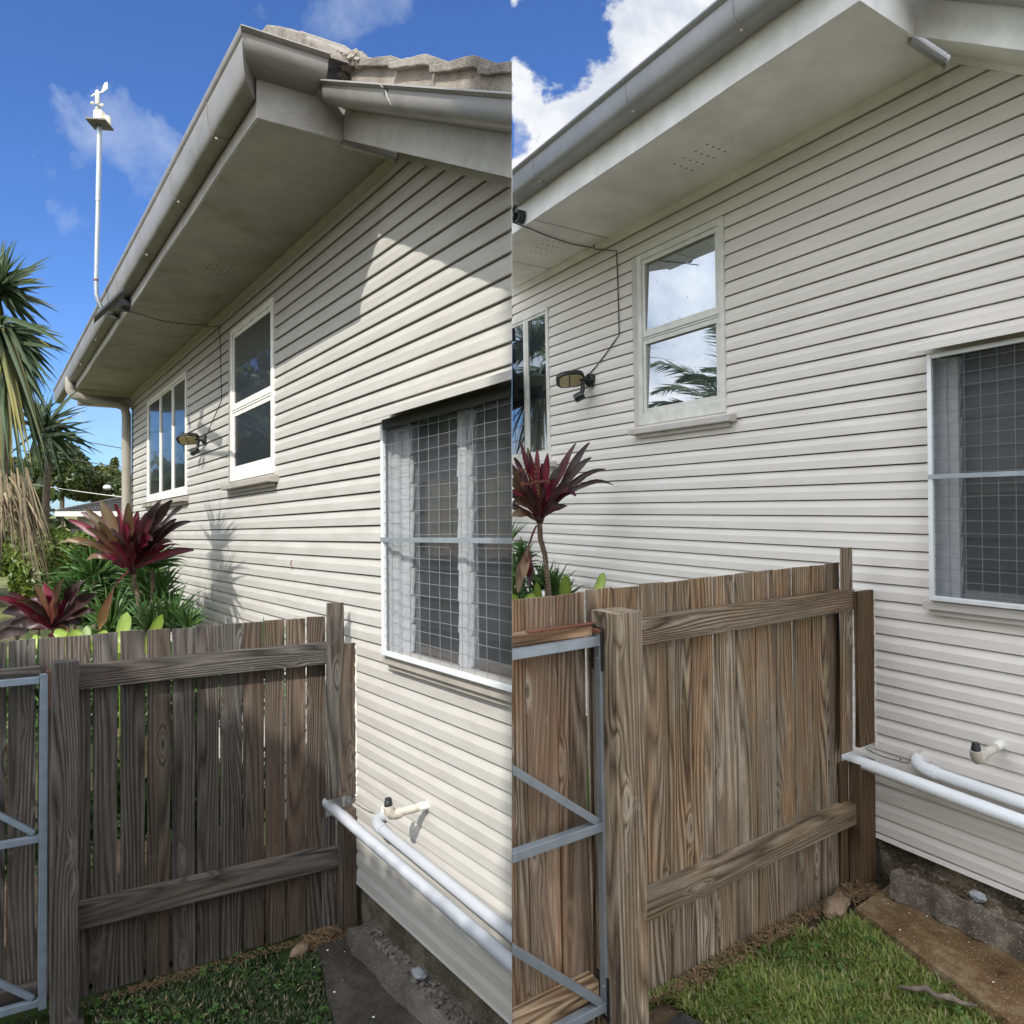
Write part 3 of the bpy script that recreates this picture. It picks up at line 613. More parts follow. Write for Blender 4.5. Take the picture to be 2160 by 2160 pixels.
    gutter(fr, H, MAT[sd+'_gutter'], [lambda d: (sc-d*c['rds'], wf+d+0.001, rz), lambda d: (sc-d*c['rds'], wre, rz)], prof)
    rg = c['rg']; pr2 = [(x*rg[0]/gd, rg[1]+(z-gz0)*rg[2]/gh) for x, z in prof]
    gutter(fr, H, MAT[sd+'_gutter'], [lambda d: (c['rgs'], wr+d, zr(c['rgs'])), lambda d: (rs0, wr+d, zr(rs0))], pr2)
    # brackets: wire strap down the front, clip under the sole
    for s_ in c['brk']:
        pts = [(q[0]+0.003*k, q[1]) for q in prof[2:-4]]
        mb = MB(); mb.tube([fr.P(s_, wf+q[0]+0.003*k, q[1]-0.002*k) for q in pts], 0.0026*k, 5); mb.build('gutter_clip', MAT[sd+'_gutter'], H, sd)
        mb = MB(); mb.lump((0, 0, 0), (0.010*k,)*3, 3, 0.2, 1); mb.v = [v + fr.P(s_, wf+gd*0.55, gz0-0.006*k) for v in mb.v]; mb.build('clip_end', MAT['station'], H, sd)
    for s_ in c['rbrk']:
        mb = MB(); zz = zr(s_)
        mb.tube([fr.P(s_-0.04*k*(1-j/9), wr+q[0]+0.004*k, zz+q[1]-0.003*k) for j, q in enumerate(pr2[2:-2])], 0.006*k, 6); mb.build('gutter_clip', MAT[sd+'_gutter'], H, sd)
    # roof deck and verge tiles
    up = c['rake']
    mb = MB(); mb.prism(fr, [(wf-0.02*k, gz1-0.03*k), (-0.5*k, gz1-0.03*k+0.02), (-0.5*k, gz1+0.02), (wf-0.02*k, gz1-0.01*k)], sc+0.002, sf+0.4*k); mb.build('roof', MAT['tile'], H, sd)
    if 'tiles' in c:
        for (xa, ya, xb, yb) in c['tiles']:
            A = fr.pt(xa, ya, w=wr+0.055); B = fr.pt(xb, yb, w=wr+0.055); zz = lambda s_: zr(s_)+rg[1]+0.10; n = 8; poly = []
            for q in range(n+1):
                s_ = A.x+(B.x-A.x)*q/n; poly.append((s_, A.z+(B.z-A.z)*q/n + (jit(0.004) if 0 < q < n else 0)))
            cap = poly + [(s_, z_-0.036-0.020*(q/n)) for q, (s_, z_) in reversed(list(enumerate(poly)))]
            poly = [(s_, z_-0.03) for s_, z_ in poly] + [(B.x-0.004, B.z-0.06), (B.x, zz(B.x)), (A.x, zz(A.x))]
            mb = MB(); cj = jit(0.008); mb.prism(fr, cap, wr+0.085+cj, wr-0.35, axis='w'); mb.build('roof_tile', MAT['tile2'], H, sd, bevel=0.006)
            mb = MB(); wj = jit(0.012); mb.prism(fr, poly, wr+0.05+wj, wr-0.35, axis='w'); mb.build('mortar_bed', MAT['tile'], H, sd, bevel=0.003)
    return H

def ptL(x, y, **k): return L.pt(x, y, **k)
def ptR(x, y, **k): return R.pt(x, y, **k)
LC = dict(pitch=0.1138, zg=-0.298, zb=-2.44, zs=2.425, sfar=14.55, scorner=4.42, snear=2.9, sseam=3.4, wf=0.898, wr=0.38, wre=0.56, rake=0.535,
          ground=-2.8, joints=[8.78, 9.93], fh=0.31, rh=0.235, gd=0.15, gz0=2.515, gz1=2.775, rzs=0.53, rds=1.7, rs0=2.0, fzt=0.3, gend=16.6, rg=(0.205, 0.19, 0.135), rgs=4.31,
          brk=[4.95, 6.05, 7.35, 8.75, 10.9, 12.6], rbrk=[3.42], th0=0.30,
          tiles=[(733, 130, 831, 118.5), (832.5, 135, 914, 118), (916, 141, 1013, 119.6), (1015.5, 144.5, 1120, 127)],
          vents=[(7.15, 0.42, 4, 4, 0.115, 0.06), (9.37, 0.42, 4, 4, 0.10, 0.06)],
          louvre=(2.9, 4.50, -0.78, 0.69))
LC['open'] = [(6.875, 8.36, 0.54, 2.153), (10.355, 13.1, 0.50, 2.12), (2.0, 4.50, -0.80, 0.69)]
HL = house(L, LC, 'cream beige weatherboard house with sunlit wall and dirty eaves, on the left')
window(L, HL, 'tall', 6.875, 8.28, 0.545, 2.15, [], 1.285, MAT['win_L'], 0.09, 0, [(8.28, 8.36)])
window(L, HL, 'wide', 10.355, 13.05, 0.505, 2.10, [11.20, 12.05], None, MAT['win_L'], 0.02, 0, [(13.05, 13.1)])
louvre_window(L, HL, 2.9, 4.50, -0.78, 0.685, dict(wo=0.10, zm=-0.05, vs0=4.37, vp=0.1165, hp=0.0705, jambs=[(4.42, 4.50, -0.07, 0.03), (4.33, 4.42, -0.07, 0.0), (3.66, 3.74, -0.07, 0.005)], bays=[(3.76, 4.32), (3.0, 3.64)], hz=0.72, hw=0.22, hs=4.53))
RC = dict(pitch=0.0455, zg=-0.282, zb=-0.922, zs=1.066, sfar=5.6, scorner=0.893, snear=-0.20, sseam=1.6, wf=0.40, wr=0.172, wre=0.23, rake=0.69,
          ground=-1.06, joints=[2.262, 2.70], fh=0.092, rh=0.105, gd=0.085, gz0=1.150, gz1=1.235, rzs=1.0, rds=1.0, rs0=-0.30, gend=6.0, rg=(0.08, 0.088, 0.06), rgs=0.86,
          brk=[1.18, 1.60, 2.13, 2.7], rbrk=[0.6],
          vents=[(1.58, 0.185, 4, 4, 0.048, 0.027), (2.48, 0.185, 4, 4, 0.048, 0.027)],
          louvre=(0.3, 0.945, -0.262, 0.352))
RC['open'] = [(1.640, 2.125, 0.288, 0.944), (2.745, 3.9, 0.197, 0.915), (0.29, 0.945, -0.285, 0.352)]
HR = house(R, RC, 'pale grey weatherboard house in soft light with a broad white soffit, on the right')
window(R, HR, 'tall', 1.640, 2.092, 0.290, 0.943, [], 0.622, MAT['win_R'], 0.09, 0, [(2.092, 2.125)])
window(R, HR, 'wide', 2.745, 3.9, 0.199, 0.912, [2.96, 3.2], None, MAT['win_Rfar'], 0.05, 0, [])
louvre_window(R, HR, 0.3, 0.935, -0.262, 0.348, dict(wo=0.040, zm=0.045, vs0=0.884, vp=0.0373, hp=0.0295, jambs=[(0.905, 0.945, -0.03, 0.008), (0.880, 0.905, -0.03, 0.0)], bays=[(0.40, 0.885)], hz=0.362, hw=0.09, hs=0.955))
# plinths
mb = MB(); n = 60
def rough_sheet(fr, pts_fn, nu, nv, name, mat, parent, side, amp, sc=6.0, kind=None, smooth='all'):
    vs = []; mb = MB()
    for i in range(nu+1):
        for j in range(nv+1):
            s_, w_, z_ = pts_fn(i/nu, j/nv); q = Vector((s_, w_, z_))*sc
            d = (noise.noise(q)+0.5*noise.noise(q*2.3)+0.3*noise.noise(q*5.1))*amp
            e = (noise.noise(q+Vector((9, 3, 1)))+0.5*noise.noise(q*2.7))*amp
            vs.append(Vector((s_, w_+d, z_+e*0.6)))
    fs = [(i*(nv+1)+j, i*(nv+1)+j+1, (i+1)*(nv+1)+j+1, (i+1)*(nv+1)+j) for i in range(nu) for j in range(nv)]
    mb.add([fr.P(*v) for v in vs], fs, vs); return mb.build(name, mat, parent, side, smooth=smooth, kind=kind)
rough_sheet(L, lambda u, v: (2.9+4.0*u, -0.025, -2.95+0.50*v), 120, 16, 'concrete_plinth', MAT['L_plinth'], HL, 'L', 0.012, 7)
rough_sheet(R, lambda u, v: (-0.2+1.95*u, -0.012, -1.15+0.22*v), 120, 16, 'concrete_plinth', MAT['R_plinth'], HR, 'R', 0.005, 17)
# left house: far corner return wall, downpipe, far fascia box
mb = MB(); mb.box(L, 14.55, 14.60, -4, 0.016, -2.5, 2.42, 's'); mb.build('corner_wall', MAT['L_board'], HL, 'L')
mb = MB(); mb.box(L, 14.80, 15.0, -3, 0.80, 2.26, 2.46, 'w'); mb.build('far_fascia', MAT['L_gutter'], HL, 'L')
mb = MB(); r = 0.072; mb.tube([L.P(14.2, 0.98, 2.60), L.P(14.2, 0.98, 2.40), L.P(14.2, 0.93, 2.31), L.P(14.2, 0.82, 2.28), L.P(14.40, 0.26, 2.24), L.P(14.44, 0.15, 2.20), L.P(14.46, 0.115, 2.08), L.P(14.46, 0.115, -2.7)], r, 16); mb.build('downpipe', MAT['L_down'], HL, 'L', smooth=True)
# ridge capping, broken mortar and a dark hole over the left gutter corner
def outline(name, pts, w0, w1, mat, bev):
    q = [L.pt(x, y, w=w0) for x, y in pts]; mb = MB(); mb.prism(L, [(a.x, a.z) for a in q], w0, w1, axis='w'); mb.build(name, mat, HL, 'L', bevel=bev)
outline('ridge_cap', [(551, 64), (562, 51), (586, 54), (612, 60), (632, 66), (632, 100), (560, 90)], 0.60, 0.30, MAT['tile2'], 0.012)
outline('ridge_cap', [(583, 74), (602, 65), (632, 64), (650, 78), (668, 92), (690, 112), (700, 122), (660, 130), (590, 100)], 0.56, 0.25, MAT['tile2'], 0.014)
outline('ridge_cap', [(664, 92), (674, 93), (688, 100), (698, 110), (690, 125), (660, 120)], 0.50, 0.22, MAT['tile'], 0.010)
outline('dark_cavity', [(664, 122), (684, 120), (700, 150), (702, 172), (664, 172)], 0.40, 0.25, MAT['black_gap'], 0)
outline('dark_cavity', [(686, 122), (700, 116), (722, 117), (728, 134), (719, 148), (716, 170), (700, 170)], 0.42, 0.30, MAT['black_gap'], 0)
for i, (x, y, r_, zz_) in enumerate([(692, 118, .035, .03), (704, 114, .05, .022), (718, 116, .03, .022), (735, 122, .05, .04), (748, 120, .045, .035), (731, 140, .035, .035), (723, 158, .025, .03), (760, 128, .05, .03)]):
    q = L.pt(x, y, w=0.44); mb = MB(); mb.lump((q.x, 0.42, q.z), (r_, 0.05, zz_), i, 0.5, 3, fr=L); mb.build('mortar_lump', MAT['tile'], HL, 'L')
# cracks in the paint under the fences' corner boards and a few blemishes on the boards
def crack(fr, H, pts, r, mat='black_gap', name='paint_crack'):
    q = [fr.pt(x, y, w=0.019*fr.k) for x, y in pts]; mb = MB(); out = []
    for a, b_ in zip(q[:-1], q[1:]):
        for t in range(8): out.append(fr.P(*(a.lerp(b_, t/8)+Vector((jit(.004), 0, jit(.003)))*fr.k)))
    mb.tube(out, r, 5); mb.build(name, MAT[mat], H, fr.side)
crack(R, HR, [(1825, 1579), (1853, 1592), (1880, 1601), (1925, 1612)], 0.0011); crack(R, HR, [(1960, 1620), (2000, 1638), (2060, 1660), (2120, 1685)], 0.0007)
crack(L, HL, [(745, 1690), (765, 1705), (790, 1716)], 0.0022); crack(L, HL, [(615, 1182), (613, 1190), (616, 1196), (614, 1200)], 0.004, 'rust', 'flaked_paint')
for (x, y, r_) in [(1900, 1601, .004), (1920, 1604, .003), (1937, 1611, .003), (1965, 1607, .0025)]:
    q = R.pt(x, y, w=0.006); mb = MB(); mb.lump((q.x, 0.0075, q.z), (r_, .001, r_*.5), 3, .5, 1, fr=R); mb.build('black_speck', MAT['black_gap'], HR, 'R')
mb = MB(); mb.prism(L, [(LC['scorner']-0.26, 2.77), (LC['scorner']-0.24, 2.77), (LC['rgs']-0.02, 2.70), (LC['rgs']-0.05, 2.68)], 0.555, 0.575, axis='w'); mb.build('gutter_end_strip', MAT['L_gutter'], HL, 'L')
# ================================================================== FENCES
def paling(fr, T, name, s0, th, wl, wr_, z0, z1, mat, top_slant=0.0, lean=0.0, bow=0.003):
    """one paling: edges slightly wavy, chipped top"""
    k = fr.k; n = 8; vs = []; gs = []
    wa = min(wl, wr_); wb = max(wl, wr_); ph = random.random()*6
    for i in range(n+1):
        q = i/n; z = z0+(z1-z0)*q; o = lean*(q-0.5)
        e1 = bow*k*math.sin(ph+q*4)+jit(0.0012*k); e2 = bow*k*math.sin(ph*2+q*3)+jit(0.0012*k); ds = bow*0.6*k*math.sin(ph*3+q*3.2)
        za = z + (jit(0.004*k)+top_slant if i == n else 0); zb = z + (jit(0.004*k) if i == n else 0)
        for s_, w_, zz in ((s0+ds, wa+e1+o, za), (s0+ds, wb+e2+o, zb), (s0+th+ds, wb+e2+o, zb), (s0+th+ds, wa+e1+o, za)):
            vs.append(fr.P(s_, w_, zz)); gs.append((w_, zz, s_))
    fs = [(i*4+j, i*4+(j+1) % 4, (i+1)*4+(j+1) % 4, (i+1)*4+j) for i in range(n) for j in range(4)] + [(0, 1, 2, 3), tuple(range(4*n, 4*n+4))]
    mb = MB(); mb.add(vs, fs, gs); return mb.build(name, mat, T, fr.side, bevel=0.0025*k)
def timber(fr, T, name, a, b, mat, grain, tw=0.0, bev=0.004, cham=0):
    mb = MB(); k = fr.k; (s0, w0, z0), (s1, w1, z1) = a, b
    n = 6; ax = {'s': 0, 'w': 1, 'z': 2}[grain]; lo = [s0, w0, z0]; hi = [s1, w1, z1]; oth = [i for i in range(3) if i != ax]; vs = []; gs = []
    for i in range(n+1):
        q = i/n
        for u, v in ((0, 0), (1, 0), (1, 1), (0, 1)):
            p = [0, 0, 0]; p[ax] = lo[ax]+(hi[ax]-lo[ax])*q
            p[oth[0]] = (lo, hi)[u][oth[0]] + 0.0015*k*math.sin(q*5+u*2+T.location.x); p[oth[1]] = (lo, hi)[v][oth[1]] + 0.003*k*math.sin(q*4.2+v*1.3+z0*7)
            vs.append(fr.P(*p)); s_, w_, z_ = p; gs.append({'s': (z_, s_, w_), 'w': (z_, w_, s_), 'z': (w_, z_, s_)}[grain])
    fs = [(i*4+j, i*4+(j+1) % 4, (i+1)*4+(j+1) % 4, (i+1)*4+j) for i in range(n) for j in range(4)] + [(0, 1, 2, 3), tuple(range(4*n, 4*n+4))]
    mb.add(vs, fs, gs); return mb.build(name, mat, T, fr.side, bevel=bev*k*0.5)

# ---- left fence
SP = 5.25
TL = thing('paling_fence', L.P(SP, 0.9, -2.8), 'grey weathered paling fence in shade, beside the cream house', 'fence')
def q2L(x, y): return (x*0.559, 1080+y*0.559)
edges = [(250, 342, 468), (352, 446, 460), (455, 546, 452), (556, 642, 446), (652, 738, 440), (745, 827, 432), (832, 912, 424), (917, 994, 418), (1001, 1074, 412), (1080, 1151, 405), (1157, 1226, 398)]
for i, (a, b, t) in enumerate(edges):
    pa = L.pt(*q2L(a, t), s=SP); pb = L.pt(*q2L(b, t), s=SP)
    paling(L, TL, 'paling', SP, 0.016, pa.y, pb.y, -2.79+jit(0.01), pa.z, MAT['L_woodbrown'] if i > 6 or i == 3 else MAT['L_wood'])
timber(L, TL, 'rail', (5.175, 0.125, -0.925), (5.249, 1.75, -0.780), MAT['L_wood'], 'w')
timber(L, TL, 'rail', (5.175, 0.125, -2.350), (5.249, 1.75, -2.205), MAT['L_wood'], 'w')
timber(L, TL, 'post', (4.95, 1.722, -2.95), (5.07, 1.852, -0.722), MAT['L_wood'], 'z', bev=0.006)
timber(L, TL, 'post', (5.12, 0.014, -2.85), (5.20, 0.125, -1.95), MAT['L_woodbrown'], 'z')
timber(L, TL, 'trim_board', (5.115, 0.020, -1.845), (5.145, 0.127, -0.785), MAT['L_woodbrown'], 'z')
paling(L, TL, 'paling', 5.15, 0.018, 0.212, 0.088, -1.86, -0.495, MAT['L_wood'], lean=-0.01)
paling(L, TL, 'paling', 5.205, 0.016, 0.225, 0.130, -2.79, -2.0, MAT['L_wood'])
# mastic bead between trim board and wall
def bead(fr, T, s_, z0, z1, w0):
    k = fr.k; mb = MB(); n = 60; pts = []; rs = []
    for i in range(n+1):
        pts.append(fr.P(s_+jit(0.002*k), w0+jit(0.003*k), z0+(z1-z0)*i/n)); rs.append((0.007+random.random()*0.007)*k)
    mb.tube(pts, rs, 7); mb.build('mastic_bead', MAT['mastic'], T, fr.side)
bead(L, TL, 5.12, -1.86, -0.80, 0.012)
# ---- left gate
GL = thing('garden_gate', L.P(5.12, 2.2, -2.8), 'grey paling gate on a dark steel frame, left of the shaded fence post', 'gate')
for a, b, t in [(-170, -75, 500), (-68, 24, 495), (35, 135, 487), (148, 243, 478)]:
    pa = L.pt(*q2L(a, t), s=SP); pb = L.pt(*q2L(b, t), s=SP)
    paling(L, GL, 'paling', SP, 0.016, pa.y, pb.y, -2.74+jit(0.01), pa.z, MAT['L_wood'])
def bar(fr, T, name, p, q, r, mat, d=None):
    """square steel tube between two points"""
    a = fr.P(*p); b = fr.P(*q); ax = (b-a).normalized(); out = (-fr.F + fr.F*0); 
    u = (out - ax*out.dot(ax)).normalized(); v = ax.cross(u).normalized(); vs = []; g = []
    for e, o in ((a, 0), (b, (b-a).length)):
        for x, y in ((-1, -1), (1, -1), (1, 1), (-1, 1)):
            vs.append(e + u*x*r + v*y*r); g.append((x*r, o, y*r))
    mb = MB(); mb.add(vs, [(0, 1, 5, 4), (1, 2, 6, 5), (2, 3, 7, 6), (3, 0, 4, 7), (3, 2, 1, 0), (4, 5, 6, 7)], g)
    return mb.build(name, mat, T, fr.side, bevel=0.002*fr.k)
G_ = MAT['L_galv']; r = 0.019
bar(L, GL, 'stile', (5.10, 1.885, -0.80), (5.10, 1.885, -2.70), 0.020, G_)
for z in (-0.832, -1.735, -2.66): bar(L, GL, 'frame_rail', (5.10, 1.905, z), (5.10, 3.1, z), r, G_)
bar(L, GL, 'brace', (5.098, 1.93, -1.70), (5.098, 2.75, -1.02), 0.015, G_)
bar(L, GL, 'brace', (5.098, 1.93, -2.63), (5.098, 2.75, -1.92), 0.015, G_)
timber(L, GL, 'timber_rail', (5.125, 1.90, -0.81), (5.20, 3.1, -0.765), MAT['L_wood'], 'w')
timber(L, GL, 'timber_rail', (5.125, 1.90, -2.70), (5.24, 3.1, -2.60), MAT['L_wood'], 'w')
mb = MB(); mb.box(L, 5.08, 5.12, 1.835, 1.875, -0.80, -0.785, 'w'); mb.box(L, 5.065, 5.10, 1.854, 1.860, -1.0, -0.80, 'z'); mb.build('hinge', MAT['rust'], GL, 'L', bevel=0.002)

# ---- right fence
SR = 1.16
TR = thing('paling_fence', R.P(SR, 0.5, -1.06), 'brown weathered paling fence in front of the pale grey house', 'fence')
def q2R(x, y): return (1080+x*0.559, 1080+y*0.559)
tops = [280, 383, 484, 583, 673, 760, 841, 915, 993, 1060, 1128, 1186, 1240]
for i in range(len(tops)-1):
    t = 298 - (tops[i]-280)*0.1075
    pa = R.pt(*q2R(tops[i]+2, t), s=SR); pb = R.pt(*q2R(tops[i+1]-(5.5 if i % 3 else 3), t), s=SR)
    paling(R, TR, 'paling', SR, 0.007, pa.y, pb.y, -1.075+jit(0.005), -0.181+jit(0.0015), MAT['R_wood'], bow=0.002)
timber(R, TR, 'rail', (1.122, 0.077, -0.304), (1.1595, 0.90, -0.250), MAT['R_wood'], 'w')
timber(R, TR, 'rail', (1.122, 0.077, -0.883), (1.1595, 0.90, -0.830), MAT['R_wood'], 'w')
timber(R, TR, 'post', (1.05, 0.928, -1.12), (1.128, 1.000, -0.2155), MAT['R_wood'], 'z', bev=0.006)
timber(R, TR, 'post', (1.11, -0.001+0.010, -1.10), (1.145, 0.083, -0.72), MAT['R_wooddark'], 'z')
timber(R, TR, 'trim_board', (1.108, 0.010, -0.672), (1.121, 0.086, -0.255), MAT['R_wooddark'], 'z')
paling(R, TR, 'paling', 1.128, 0.007, 0.132, 0.082, -0.685, -0.138, MAT['R_wood'], lean=-0.008)
paling(R, TR, 'paling', 1.150, 0.007, 0.115, 0.075, -1.07, -0.72, MAT['R_wooddark'])
bead(R, TR, 1.110, -0.68, -0.258, 0.006)
GR = thing('garden_gate', R.P(1.1, 1.15, -1.06), 'russet brown paling gate with a bright galvanised frame, cut by the middle of the picture', 'gate')
for a, b, t, m_ in [(-90, -2, 338, 0), (0, 43, 332, 1), (47, 163, 320, 1), (167, 273, 308, 1)]:
    pa = R.pt(*q2R(a, t), s=SR-0.012); pb = R.pt(*q2R(b, t), s=SR-0.012)
    paling(R, GR, 'paling', SR-0.012, 0.007, pa.y, pb.y, -1.045+jit(0.004), -0.181-0.002, MAT['R_woodgate'], bow=0.002)
G_ = MAT['galv']; r = 0.0088
bar(R, GR, 'stile', (1.100, 0.997, -0.257), (1.100, 0.997, -1.005), 0.0098, G_)
for z, e in ((-0.272, 1.5), (-0.634, 1.5), (-0.988, 1.5)): bar(R, GR, 'frame_rail', (1.100, 1.0072, z), (1.100, e, z), r, G_)
bar(R, GR, 'brace', (1.099, 1.018, -0.622), (1.099, 1.42, -0.325), 0.0075, G_)
bar(R, GR, 'brace', (1.099, 1.018, -0.976), (1.099, 1.42, -0.625), 0.0075, G_)
timber(R, GR, 'timber_rail', (1.112, 1.008, -0.262), (1.146, 1.5, -0.243), MAT['R_woodgate'], 'w')
timber(R, GR, 'timber_rail', (1.112, 1.008, -0.998), (1.147, 1.5, -0.945), MAT['R_wood'], 'w')
mb = MB(); mb.box(R, 1.088, 1.108, 0.975, 1.012, -0.2555, -0.248, 'w'); mb.box(R, 1.112, 1.128, 1.0, 1.16, -0.2425, -0.239, 'w'); mb.build('rusty_strap', MAT['rust'], GR, 'R', bevel=0.001)
for z in (-0.245, -0.93):
    mb = MB(); mb.box(R, 1.085, 1.125, 1.0015, 1.006, z-0.085, z, 'z'); h = mb.build('hinge', MAT['blackplastic'], GR, 'R', bevel=0.001)
    mb = MB()
    for q in (-0.02, -0.06): mb.lump((0, 0, 0), (0.003, 0.003, 0.003), 1, 0.1, 1); 
    n = len(mb.v)//2
    for i, v in enumerate(mb.v): mb.v[i] = v + R.P(1.098, 1.007, z-(0.02 if i < n else 0.06))
    mb.build('screw', MAT['galv'], h, 'R')

# ================================================================== GROUND
rough_sheet(L, lambda u, v: (-3.5+9.0*u, 8.0-8.9*v, -2.822-0.03*(1-min(1, max(0, (8.0-8.9*v)/1.8)))), 180, 180, 'yard_ground', MAT['L_lawn'], None, 'L', 0.018, 2.5, kind='structure')
rough_sheet(L, lambda u, v: (5.4+12*u, 12-11.9*v, -2.80), 90, 90, 'garden_bed', MAT['L_soil'], None, 'L', 0.03, 1.5, kind='structure')
rough_sheet(R, lambda u, v: (-1.4+2.75*u, 3.0-3.1*v, -1.083), 150, 150, 'yard_ground', MAT['R_soil'], None, 'R', 0.006, 7, kind='structure')
rough_sheet(R, lambda u, v: (1.25+6*u, 4.0-4.3*v, -1.07), 60, 60, 'garden_bed', MAT['R_soil'], None, 'R', 0.02, 3, kind='structure')
mb = MB(); mb.add([(-400, -300, -3.05), (400, -300, -3.05), (400, 900, -3.05), (-400, 900, -3.05)], [(0, 1, 2, 3)]); o = mb.build('ground', MAT['ground'], None, None, kind='structure')
mb = MB(); mb.box(None, 0.0, 0.14, -14, 9.0, -3.04, -1.16, 's'); o = mb.build('retaining_wall', MAT['L_kerb'], None, None); tag(o, 'concrete retaining wall holding up the yard of the pale grey house', 'retaining wall')
mb = MB(); mb.box(None, 0.15, 9.0, -14, 9.0, -3.04, -1.22, 's'); o = mb.build('terrace', MAT['R_soil'], None, None, kind='structure')
mb = MB(); mb.box(None, 0.3, 8.5, -13.5, 0.75, -1.219, -1.10, 's'); o = mb.build('bounce_patio', MAT['bounce_patio'], None, None, kind='structure')  # unseen, added to bounce sunlight onto the right house
# concrete path slabs and footings
def slab(fr, name, pts, z, th, mat, label, cat, amp, sc, n=90, kind=None):
    """slab with rounded worn edges from a 4-point outline (near-out, far-out, far-in, near-in)"""
    A, B, C_, D_ = [Vector((*p, 0)) for p in pts]; vs = []; nu = n; nv = 24
    for i in range(nu+1):
        for j in range(nv+1):
            u = i/nu; jj = j-2; v = min(1, max(0, jj/(nv-2)))
            o_ = A.lerp(B, u); i_ = D_.lerp(C_, u); p = o_.lerp(i_, v)
            nz = (noise.noise(p*sc)+0.5*noise.noise(p*sc*2.7)+0.25*noise.noise(p*sc*7))*amp
            ew = noise.noise(Vector((u*18, 3.3, z)))*amp*1.8
            drop = 0
            if jj == -2: drop = th; 
            elif jj == -1: drop = 0.010*fr.k + th*0.12
            if jj <= 0: p = p + (o_-i_).normalized()*(ew + (0.006*fr.k if jj < 0 else 0))
            vs.append(Vector((p.x, p.y, z+nz-drop)))
    fs = [(i*(nv+1)+j, i*(nv+1)+j+1, (i+1)*(nv+1)+j+1, (i+1)*(nv+1)+j) for i in range(nu) for j in range(nv)]
    m_ = len(vs); e = [vs[nu*(nv+1)+j] for j in range(nv+1)]; vs += [Vector((q.x+0.004, q.y, z-th)) for q in e]
    fs += [(nu*(nv+1)+j, nu*(nv+1)+j+1, m_+j+1, m_+j) for j in range(nv)]
    mb = MB(); mb.add([fr.P(*v) for v in vs], fs, vs); o = mb.build(name, mat, None, fr.side, smooth=True)
    if kind: o['kind'] = kind
    else: tag(o, label, cat)
    return o
slab(L, 'path', [(2.6, 0.93), (5.06, 0.325), (5.05, 0.05), (2.6, 0.02)], -2.775, 0.10, MAT['L_conc'], '', '', 0.006, 3, kind='structure')
slab(L, 'footing_step', [(2.4, 0.11), (4.93, 0.175), (4.93, -0.04), (2.4, -0.04)], -2.655, 0.14, MAT['L_kerb'], 'broken grey concrete footing strip under the cream house wall', 'footing', 0.016, 9)
slab(R, 'path', [(0.0, 0.46), (1.065, 0.185), (1.075, -0.02), (0.0, -0.02)], -1.048, 0.055, MAT['R_conc'], '', '', 0.0022, 9, kind='structure')
slab(R, 'footing_step', [(0.0, 0.052), (1.030, 0.066), (1.010, -0.02), (0.0, -0.02)], -0.975, 0.072, MAT['R_kerb'], 'broken grey concrete footing strip under the pale grey house wall', 'footing', 0.009, 26)
def rock(fr, c, r, mat, label, cat, seed, name='rock', amp=0.3, rot=0.4):
    mb = MB(); mb.lump(c, r, seed, amp, 3, fr=fr, rot=rot); o = mb.build(name, mat, None, fr.side, smooth=True); return tag(o, label, cat)
rock(L, (5.06, 0.43, -2.785), (0.045, 0.085, 0.042), MAT['stone'], 'pinkish stone in the shaded grass by the grey fence foot', 'stone', 3)
rock(L, (4.13, 0.06, -2.615), (0.045, 0.035, 0.030), MAT['greystone'], 'small grey stone chip on the broken footing under the cream house', 'stone', 5)
rock(R, (1.10, 0.215, -1.048), (0.030, 0.060, 0.019), MAT['stone'], 'flat tan stone lying where the brown fence meets the path', 'stone', 8)
rock(R, (0.832, 0.030, -0.962), (0.018, 0.014, 0.012), MAT['greystone'], 'small pale grey stone on the footing under the pale grey house', 'stone', 11)
def paver(fr, pts, z, th, label):
    mb = MB(); mb.prism(fr, pts, z-th, z, axis='z', grain='s'); o = mb.build('paver', MAT['paver'], None, fr.side, bevel=0.006*fr.k); return tag(o, label, 'paver')
paver(L, [(5.02, 1.84), (5.02, 1.69), (4.4, 1.72), (4.4, 1.86)], -2.745, 0.1, 'dark block at the foot of the grey fence post')
paver(R, [(1.03, 0.925), (1.04, 0.845), (0.85, 0.800), (0.82, 0.90)], -1.03, 0.06, 'dark block at the foot of the brown fence post')
def litter(fr, c, n, rad, ln, label, zc):
    mb = MB()
    for i in range(n):
        a = random.random()*6.283; rr = math.sqrt(random.random()); p = Vector((c[0]+rr*rad[0]*math.cos(a), c[1]+rr*rad[1]*math.sin(a), zc+random.random()*rad[2]*(1-rr)))
        d = Vector((jit(1), jit(1), jit(0.35))).normalized()*ln*(0.4+random.random()); e = Vector((d.y, -d.x, 0)).normalized()*ln*0.05
        q = [p-d/2-e, p-d/2+e, p+d/2+e*0.3+Vector((0, 0, jit(0.2)*ln)), p+d/2-e*0.3]
        mb.add([fr.P(*x) for x in q], [(0, 1, 2, 3)], [Vector((i*0.37, x.y*9, i*0.11)) for x in q])
    o = mb.build('leaf_litter', MAT['litter'], None, fr.side, kind='stuff'); tag(o, label, 'leaf litter')
litter(L, (5.12, 0.23), 500, (0.13, 0.17, 0.08), 0.06, 'heap of dry twigs and leaves in the corner of the grey fence', -2.79)
litter(R, (1.12, 0.09), 500, (0.045, 0.07, 0.03), 0.026, 'heap of dry twigs and leaves in the corner of the brown fence', -1.06)
litter(R, (1.13, 0.5), 500, (0.02, 0.36, 0.012), 0.03, 'dry grass clippings along the foot of the brown fence', -1.062)
litter(L, (5.2, 0.9), 400, (0.05, 0.8, 0.02), 0.05, 'dry grass clippings along the foot of the grey fence', -2.8)
